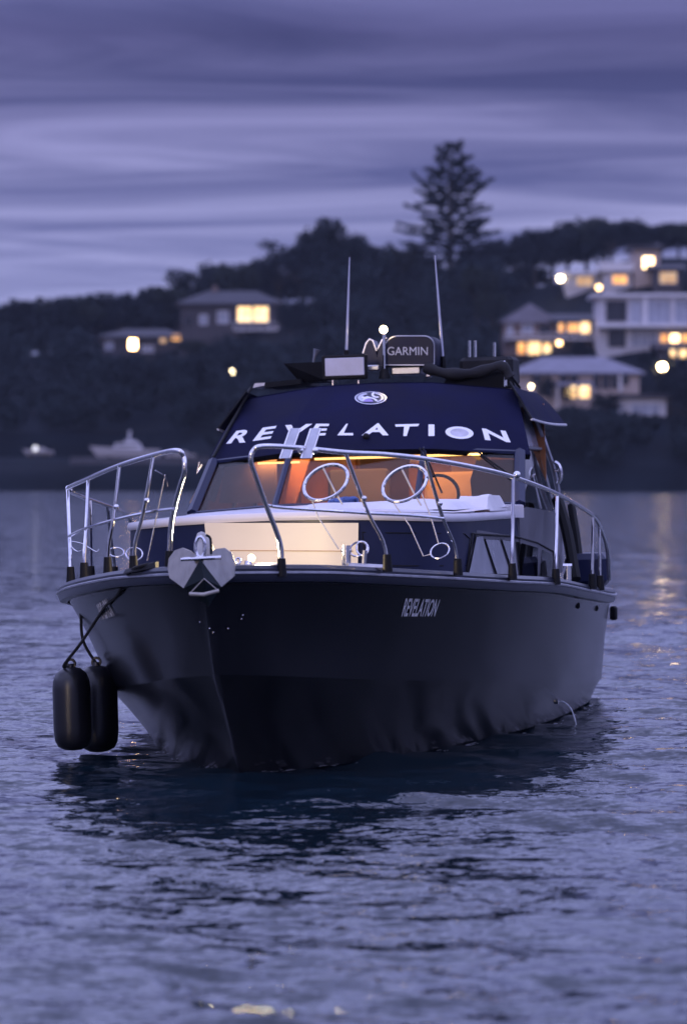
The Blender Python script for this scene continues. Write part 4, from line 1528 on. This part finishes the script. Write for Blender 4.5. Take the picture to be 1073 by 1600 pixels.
# foredeck fittings
post = MB().tube([bl(541, 884, u=.1), bl(541, 852, u=.1)], .030, 12).build('bollard', M['steel'], boat, True)
MB().tube([bl(533, 860, u=.1), bl(549, 860, u=.1)], .012, 8).build('cross_pin', M['steel'], post, True)
hoop(560, 858, 14, 11, .12, -.3, .007, 'bollard_loop', boat)
MB().tube([bl(568, 884, u=.1), bl(570, 860, u=.1)], .016, 8).build('bollard_post', M['dullsteel'], boat, True)
MB().tube([bl(545, 884, u=.05), bl(600, 887, u=.05)], .020, 8).build('deck_pole', M['dullsteel'], boat, True)
MB().tube([bl(398, 882, u=-.2), bl(436, 882, u=-.3)], .009, 8).build('deck_bar', M['dullsteel'], boat, True)
hoop(372, 877, 4, 5, -.2, 0, .007, 'shackle', boat, 12)
# small lit deck lamp in front of the locker
dl = MB().tube([bl(388, 884, u=.55), bl(388, 876, u=.55)], [.03, .024], 10).build('deck_lamp', M['steel'], boat, True)
MB().ball(bl(393, 872, u=.57), .026, 10, 8).build('bulb', M['deckbulb'], dl, True)
lamp('deck_lamp_light', 'POINT', bl(412, 858, u=.0), 52.0, (1.0, .76, .42), boat, .05)
# mooring cleat and stern gear on the port quarter
clt = MB().tube([bl(886, 908, u=3.6), bl(886, 884, u=3.6)], .03, 10).build('cleat', M['steel'], boat, True)
MB().tube([bl(879, 884, u=3.6), bl(893, 884, u=3.6)], .016, 8).build('cleat_horn', M['steel'], clt, True)
MB().tube(smoothpath([bl(870, 780, u=6.8), bl(885, 830, u=6.6), bl(898, 905, u=6.4)], 4), .05, 8).build('side_ladder_rail', M['black'], boat, True)
MB().tube(smoothpath([bl(892, 790, u=7.4), bl(900, 840, u=7.2), bl(908, 905, u=7.0)], 4), .035, 8).build('side_ladder_rail', M['black'], boat, True)
MB().box(bl(918, 890, u=7.2), (.35, .5, .28), bev=.05).build('cockpit_locker', M['navy'], boat)
gh = MB().tube(smoothpath([bl(866, 722, u=7.5), bl(873, 728, u=7.5), bl(876, 745, u=7.5), bl(871, 756, u=7.5)], 4), .016, 8).build('grab_handle', M['steel'], boat, True)
MB().tube([bl(866, 735, u=7.5), bl(874, 736, u=7.5)], .012, 6).build('handle_foot', M['steel'], gh, True)
MB().box(bl(958, 958, u=7.6), (.06, .10, .12), bev=.02).build('stern_fitting', M['black'], boat)

# ---- roof gear
def rbox(x0, y0, x1, y1, u, d, name, m, parent=boat, bev=.02, smooth=False):
    a, b_ = bl(x0, y1, u=u), bl(x1, y0, u=u)
    return MB().box(((a.x + b_.x) / 2, u + d / 2, (a.z + b_.z) / 2), (abs(b_.x - a.x), d, abs(b_.z - a.z)), bev=bev).build(name, m, parent, smooth)


lp = rbox(503, 553, 572, 594, 6.35, .07, 'lamp_panel', M['black'], bev=.01)
rbox(508, 558, 568, 588, 6.335, .02, 'lamp_face', M['ledface'], lp, .004)
for x in (520, 560):
    MB().tube([bl(x, 594, u=6.38), bl(x, 606, u=6.38)], .012, 6).build('lamp_bracket', M['steel'], lp, True)
# radar scanner with a rounded front
def rounded(x0, y0, x1, y1, rtl, rbl, n=6):
    pts = []
    for cx, cy, r, a0 in ((x0 + rtl, y0 + rtl, rtl, 180), (x1 - rtl * .7, y0 + rtl * .7, rtl * .7, 270), (x1 - rbl, y1 - rbl, rbl, 0), (x0 + rbl, y1 - rbl, rbl, 90)):
        for i in range(n + 1):
            a = math.radians(a0 + 90 * i / n)
            pts.append((cx + r * math.cos(a), cy + r * math.sin(a)))
    return pts


def solid_front(poly, u, d, name, m, parent, edge=.03, smooth=50):
    # outline pulled back into a body with a softened front edge
    P = [bl(x, y, u=u) for x, y in poly]
    c = sum(P, Vector()) / len(P)
    k = 1 - edge / max((p - c).length for p in P)
    rows = [[c + (p - c) * k for p in P], [p + Vector((0, edge, 0)) for p in P], [p + Vector((0, d, 0)) for p in P]]
    mb = MB().grid(rows, True)
    n = len(P)
    mb.f.append(tuple(range(n)))
    mb.f.append(tuple(range(3 * n - 1, 2 * n - 1, -1)))
    return mb.build(name, m, parent, smooth)


rad = solid_front(rounded(599, 524, 679, 572, 22, 3), 6.55, .45, 'radar', M['radarcase'], boat, .02)
rb = bvh_of(rad)
decal_text(rb, 'GARMIN', [(605, 555), (668, 555), (668, 542), (605, 542)], 'radar_lettering', M['greyletter'], rad, .004, 0)
MB().tube([cast(rb, x, y, .003) or bl(x, y, u=6.55) for x, y in rounded(600.5, 525.5, 677.5, 570, 21, 3)], .006, 5, closed=True).build('radar_rim', M['dullsteel'], rad, True)
rbox(611, 572, 656, 586, 6.6, .3, 'radar_pedestal', M['dullsteel'], rad, .01)
rbox(664, 560, 672, 590, 6.6, .05, 'radar_bracket', M['steel'], rad, .01)
for poly in ([(566, 576), (567, 552), (572, 536), (577, 530), (582, 532), (588, 548), (593, 576)], [(586, 576), (590, 545), (597, 531), (604, 528), (604, 576)]):
    f_ = solid_front(poly, 6.75, .25, 'seat_back', M['navy'], boat, .02)
    MB().tube([bl(x, y, u=6.75) for x, y in poly[1:-1]], .008, 6).build('seat_piping', M['silver'], f_, True)
rbox(556, 570, 592, 580, 6.5, .2, 'hatch_edge', M['dullsteel'], boat, .01)
# masthead lamp
ml = MB().tube([bl(600, 590, u=6.5), bl(600, 522, u=6.5)], .014, 8).build('masthead_lamp', M['steel'], boat, True)
MB().ball(bl(599, 515, u=6.5), .034, 12, 8).build('lamp_globe', M['bulb'], ml, True)
MB().tube([bl(600, 592, u=6.5), bl(600, 576, u=6.5)], [.05, .03], 10).build('lamp_foot', M['black'], ml, True)
# whip aerials
for (x0, y0), (x1, y1) in (((541, 556), (546, 402)), ((692, 566), (679, 399))):
    a, b_ = bl(x0, y0, u=6.9), bl(x1, y1, u=6.9)
    o = MB().tube([a, a.lerp(b_, .5), b_], [.013, .010, .005], 8).build('aerial', M['silver'], boat, True)
    MB().tube([a + Vector((0, 0, -.12)), a + Vector((0, 0, .05))], [.03, .02], 8).build('aerial_base', M['black'], o, True)
# horn, black side visor, covered gear
MB().tube([bl(488, 578, u=6.6), bl(491, 558, u=6.6), bl(495, 546, u=6.6)], [.008, .010, .03], 8).build('horn', M['dullsteel'], boat, True)
MB().prism([bl(443, 568, u=6.6), bl(507, 565, u=6.45), bl(512, 596, u=6.45), bl(468, 597, u=6.6)], (0, .5, .0)).build('flybridge_visor', M['black'], boat)
MB().prism([bl(395, 606, u=6.75), bl(414, 602, u=6.75), bl(414, 598, u=6.75), bl(398, 599, u=6.75)], (0, .4, 0)).build('roof_edge_cap', M['white'], boat)
MB().prism([bl(412, 606, u=6.6), bl(470, 600, u=6.5), bl(470, 592, u=6.5), bl(414, 598, u=6.6)], (0, .9, 0)).build('roof_coaming', M['black'], boat)
cb = rbox(718, 556, 800, 604, 6.9, .5, 'covered_console', M['blackcloth'], bev=.03)
MB().tube(smoothpath([bl(664, 574, u=6.55), bl(700, 584, u=6.5), bl(745, 582, u=6.5), bl(782, 572, u=6.5), bl(796, 590, u=6.5)], 5), [.045 + .008 * math.sin(i * 1.3) for i in range(21)], 10).build('folded_canopy', M['blackcloth'], boat, True)
MB().prism([bl(690, 604, u=6.5), bl(804, 606, u=6.7), bl(800, 580, u=6.7), bl(700, 586, u=6.5)], (0, .3, 0)).build('roof_coaming', M['black'], boat)
for x, y in ((733, 532), (742, 532), (772, 535)):
    MB().tube([bl(x, 558, u=7.0), bl(x, y, u=7.0)], .012, 8).build('rod_holder', M['steel'], cb, True)
MB().tube([bl(789, 604, u=6.55), bl(789, 572, u=6.55), bl(786, 564, u=6.55)], .014, 8).build('canopy_pole', M['steel'], boat, True)
MB().tube(smoothpath([bl(784, 568, u=6.55), bl(800, 590, u=6.6), bl(812, 606, u=6.7)], 4), .010, 6).build('canopy_strap', M['black'], boat, True)
# frame at the starboard edge of the roof
MB().tube([bl(333, 715, u=5.6), bl(392, 606, u=6.5)], .014, 6).build('brow_edge', M['black'], boat, True)
MB().tube([bl(312, 722, u=5.9), bl(308, 740, u=5.9), bl(316, 726, u=5.9)], .008, 6).build('mirror_bracket', M['steel'], boat, True)
c = cast(bb, 572, 684, .01)
if c: MB().ball(c, .03, 10, 6).build('snap_fitting', M['black'], brow, True)


# ---- things carried by the boat
def world_thing(name, mb_or_parts, label, cat, group=None):
    # meshes given in boat coordinates, set down in the world under an Empty at their base
    pts = [BM @ Vector(p) for mb, *_ in mb_or_parts for p in mb.v]
    c = sum(pts, Vector()) / len(pts)
    c.z = min(p.z for p in pts)
    root = empty(name, c)
    tag(root, label, cat, group)
    objs = []
    for mb, nm, m, sm in mb_or_parts:
        mb.v = [tuple(BM @ Vector(p) - c) for p in mb.v]
        objs.append(mb.build(nm, m, root, sm))
    return root, objs


def plate(poly, back, u_of):
    return MB().prism([bl(x, y, u=u_of(x, y)) for x, y in poly], back)


ucen = lambda x, y: -1.44 + abs(x - 315) * .0085 - (y - 890) * .0022
an = []
lobeL = [(312, 874), (298, 861), (285, 856), (273, 860), (264, 872), (262, 888), (265, 903), (287, 919), (300, 900)]
lobeR = [(314, 874), (336, 858), (350, 856), (362, 864), (367, 880), (366, 900), (346, 917), (330, 897)]
an.append((plate(lobeL, (0, .03, 0), ucen), 'fluke', M['galv'], False))
an.append((plate(lobeR, (0, .03, 0), ucen), 'fluke', M['galv'], False))
tip = MB()
A_, Bq, Cq, Dq = bl(313, 874, u=-1.47), bl(287, 919, u=-1.38), bl(326, 948, u=-1.40), bl(346, 917, u=-1.38)
Eq = bl(319, 905, u=-1.60)
tip.add([A_, Bq, Cq, Dq, Eq], [(0, 1, 4), (1, 2, 4), (2, 3, 4), (3, 0, 4), (0, 3, 2, 1)])
an.append((tip, 'crown', M['darksteel'], False))
an.append((MB().tube([bl(283, 874, u=-1.44), bl(346, 871, u=-1.44)], .012, 8), 'stock', M['steel'], True))
an.append((MB().tube([bl(297, 928, u=-1.62), bl(318, 929, u=-1.66), bl(342, 923, u=-1.62)], .012, 8), 'crown_bar', M['galv'], True))
an.append((MB().tube([bl(298, 926, u=-1.62), bl(319, 904, u=-1.66), bl(340, 922, u=-1.62)], .004, 6), 'crown_rib', M['galv'], True))
shank = [bl(311, 876, u=-1.42), bl(312, 850, u=-1.2), bl(316, 838, u=-.9), bl(330, 862, u=-.4)]
an.append((MB().tube(smoothpath(shank, 5), .03, 8), 'shank', M['galv'], True))
sk = []
for i in range(22):
    a = 2 * math.pi * i / 22
    sk.append(bl(313 + 7.5 * math.cos(a), 855 + 16 * math.sin(a), u=-1.42))
an.append((MB().tube(sk, .011, 8, closed=True), 'shackle', M['steel'], True))
an.append((MB().tube(smoothpath([bl(322, 836, u=-1.3), bl(329, 842, u=-1.3), bl(330, 866, u=-1.3)], 4), .008, 8), 'roller_guard', M['darksteel'], True))
an.append((MB().prism([bl(305, 872, u=-1.3), bl(332, 872, u=-1.3), bl(328, 845, u=-1.22), bl(318, 833, u=-1.2), bl(311, 838, u=-1.22)], (0, .04, 0)), 'roller_cheek', M['galv'], False))
world_thing('anchor', an, 'grey plough anchor with heart-shaped flukes hung at the bow', 'anchor')

# coiled blue line on the cabin top
rc = MB()
for k in range(4):
    c = bl(541 + 3 * k - 5, 787 - k * 1.2, u=3.6)
    rc.tube([c + Vector((.085 * math.cos(a) * (1 - .1 * k), .16 * math.sin(a), .012 * math.sin(2 * a + k) + .014)) for a in [i * 2 * math.pi / 22 for i in range(22)]], .013, 6, closed=True)
rc2 = MB().tube(smoothpath([bl(520, 789, u=3.6), bl(514, 784, u=3.6), bl(528, 780, u=3.7), bl(552, 781, u=3.6), bl(562, 788, u=3.5)], 5), .011, 6)
world_thing('rope_coil', [(rc, 'coil', M['bluerope'], True), (rc2, 'loose_end', M['bluerope'], True)], 'small coil of blue and white rope lying on the white cabin top', 'rope')


# white sun pad with a folded end
def cushion(x0, x1, y0, y1, z0, th, nx=24, ny=12):
    rows = []
    for j in range(ny + 1):
        r = []
        for i in range(nx + 1):
            s, t = i / nx, j / ny
            x, y = x0 + (x1 - x0) * s, y0 + (y1 - y0) * t
            e = min(1, 6 * min(s, 1 - s), 5 * min(t, 1 - t))
            r.append((x, y, z0 + th * math.sqrt(max(0, 1 - (1 - e) ** 2)) + .006 * math.sin(9 * s + 3 * t) * e + .004 * math.sin(23 * s)))
        rows.append(r)
    return MB().grid(rows)


pad = cushion(-.05, 1.14, 2.45, 4.40, 1.70, .07)
fold = cushion(.98, 1.27, 3.55, 4.50, 1.68, .11, 8, 12)
world_thing('sun_pad', [(pad, 'mattress', M['cushion'], True), (fold, 'folded_end', M['cushion'], True)], 'white sun pad with a folded end lying on the cabin top', 'cushion')


# two black fenders on ropes
def fender(px, py, u, wpx, hpx, label, rope):
    c = bl(px, py, u=u)
    w = wpx / F * (24.5 + u) / 2
    h = hpx / F * (24.5 + u)
    prof = [(.0, .0), (.45, .012), (.78, .05), (.94, .12), (1, .25), (1, .72), (.95, .83), (.8, .92), (.5, .975), (.2, .99), (.17, 1.03), (0, 1.03)]
    rows = [[(c.x + w * r * math.cos(a), c.y + w * r * math.sin(a), c.z - h / 2 + h * z) for a in [2 * math.pi * k / 24 for k in range(24)]] for r, z in prof]
    parts = [(MB().grid(rows, True), 'body', M['rubber'], 60), (MB().tube(smoothpath(rope + [c + Vector((0, 0, h * .51))], 6), .011, 6), 'rope', M['rope'], True)]
    eye = [c + Vector((.03 * math.cos(a), 0, h * .53 + .03 * math.sin(a))) for a in [i * math.pi / 6 for i in range(12)]]
    parts.append((MB().tube(eye, .010, 6, closed=True), 'eye', M['rubber'], True))
    world_thing('fender', parts, label, 'fender', 'black fenders hanging on the starboard bow')


fender(113, 1107, .9, 60, 133, 'black cylindrical fender hanging outermost, its rope led forward to the deck', [bl(242, 880, u=-.70), bl(222, 884, u=-.72), bl(204, 893, u=-.60), cast(hbvh, 190, 925, .03) or bl(190, 915, u=-.4), cast(hbvh, 172, 942, .03) or bl(172, 940, u=-.1), cast(hbvh, 156, 966, .03) or bl(152, 966, u=.3), bl(126, 1006, u=.6), bl(100, 1040, u=.85)])
fender(153, 1107, 1.5, 64, 138, 'black cylindrical fender hanging close against the left side of the hull', [bl(118, 912, u=1.5), bl(126, 950, u=1.5), bl(130, 1000, u=1.5)])
MB().prism([bl(192, 897, u=-.62), bl(243, 887, u=-.80), bl(243, 878, u=-.78), bl(196, 890, u=-.58)], (0, .10, 0)).build('fairlead', M['black'], boat)
# water running out of the side
jp = smoothpath([OUTLET, OUTLET + Vector((.07, -.02, -.01)), OUTLET + Vector((.13, -.04, -.08)), OUTLET + Vector((.17, -.05, -.24))], 6)
world_thing('water_jet', [(MB().tube(jp, [.004 + .0015 * (i % 3) for i in range(len(jp))], 6), 'stream', M['jet'], True)], 'thin stream of water running from the right side of the black hull', 'water jet')


def waterline_foam():
    # broken bright film of water lapping along the hull
    rr = random.Random(9)
    mb = MB()
    for sg, u0, u1, n in ((1, .0, 8.6, 420), (-1, .0, 3.6, 150)):
        for i in range(n):
            u = u0 + (u1 - u0) * rr.random() ** .8
            if math.sin(u * 5.3 + sg) + math.sin(u * 11.7) < -.5: continue
            off = rr.expovariate(30)
            b_ = b_wl(u) + .012 + off + abs(sg * b_wl(u) * math.sin(ROLL)) * .0
            l = rr.uniform(.012, .05); w = rr.uniform(.003, .009)
            du = Vector((b_wl(u + .05) - b_wl(u - .05), .1, 0)).normalized()
            c = Vector((sg * b_, u, 0)); d = Vector((sg * du.x, du.y, 0)); e = Vector((d.y, -d.x, 0))
            c = BM @ c; c.z = .012 + rr.uniform(0, .012)
            d = BM.to_3x3() @ d * l; e = BM.to_3x3() @ e * w
            mb.add([c - d, c - d * .3 + e, c + d * .6 + e * .7, c + d, c + d * .4 - e, c - d * .5 - e * .8], [(0, 1, 2, 3, 4, 5)])
    o_ = mb.build('foam', mat('pale_foam', (.55, .55, .62), .4))
    tag(o_, 'thin broken film of foam along the waterline of the black boat', 'foam', kind='stuff')


waterline_foam()
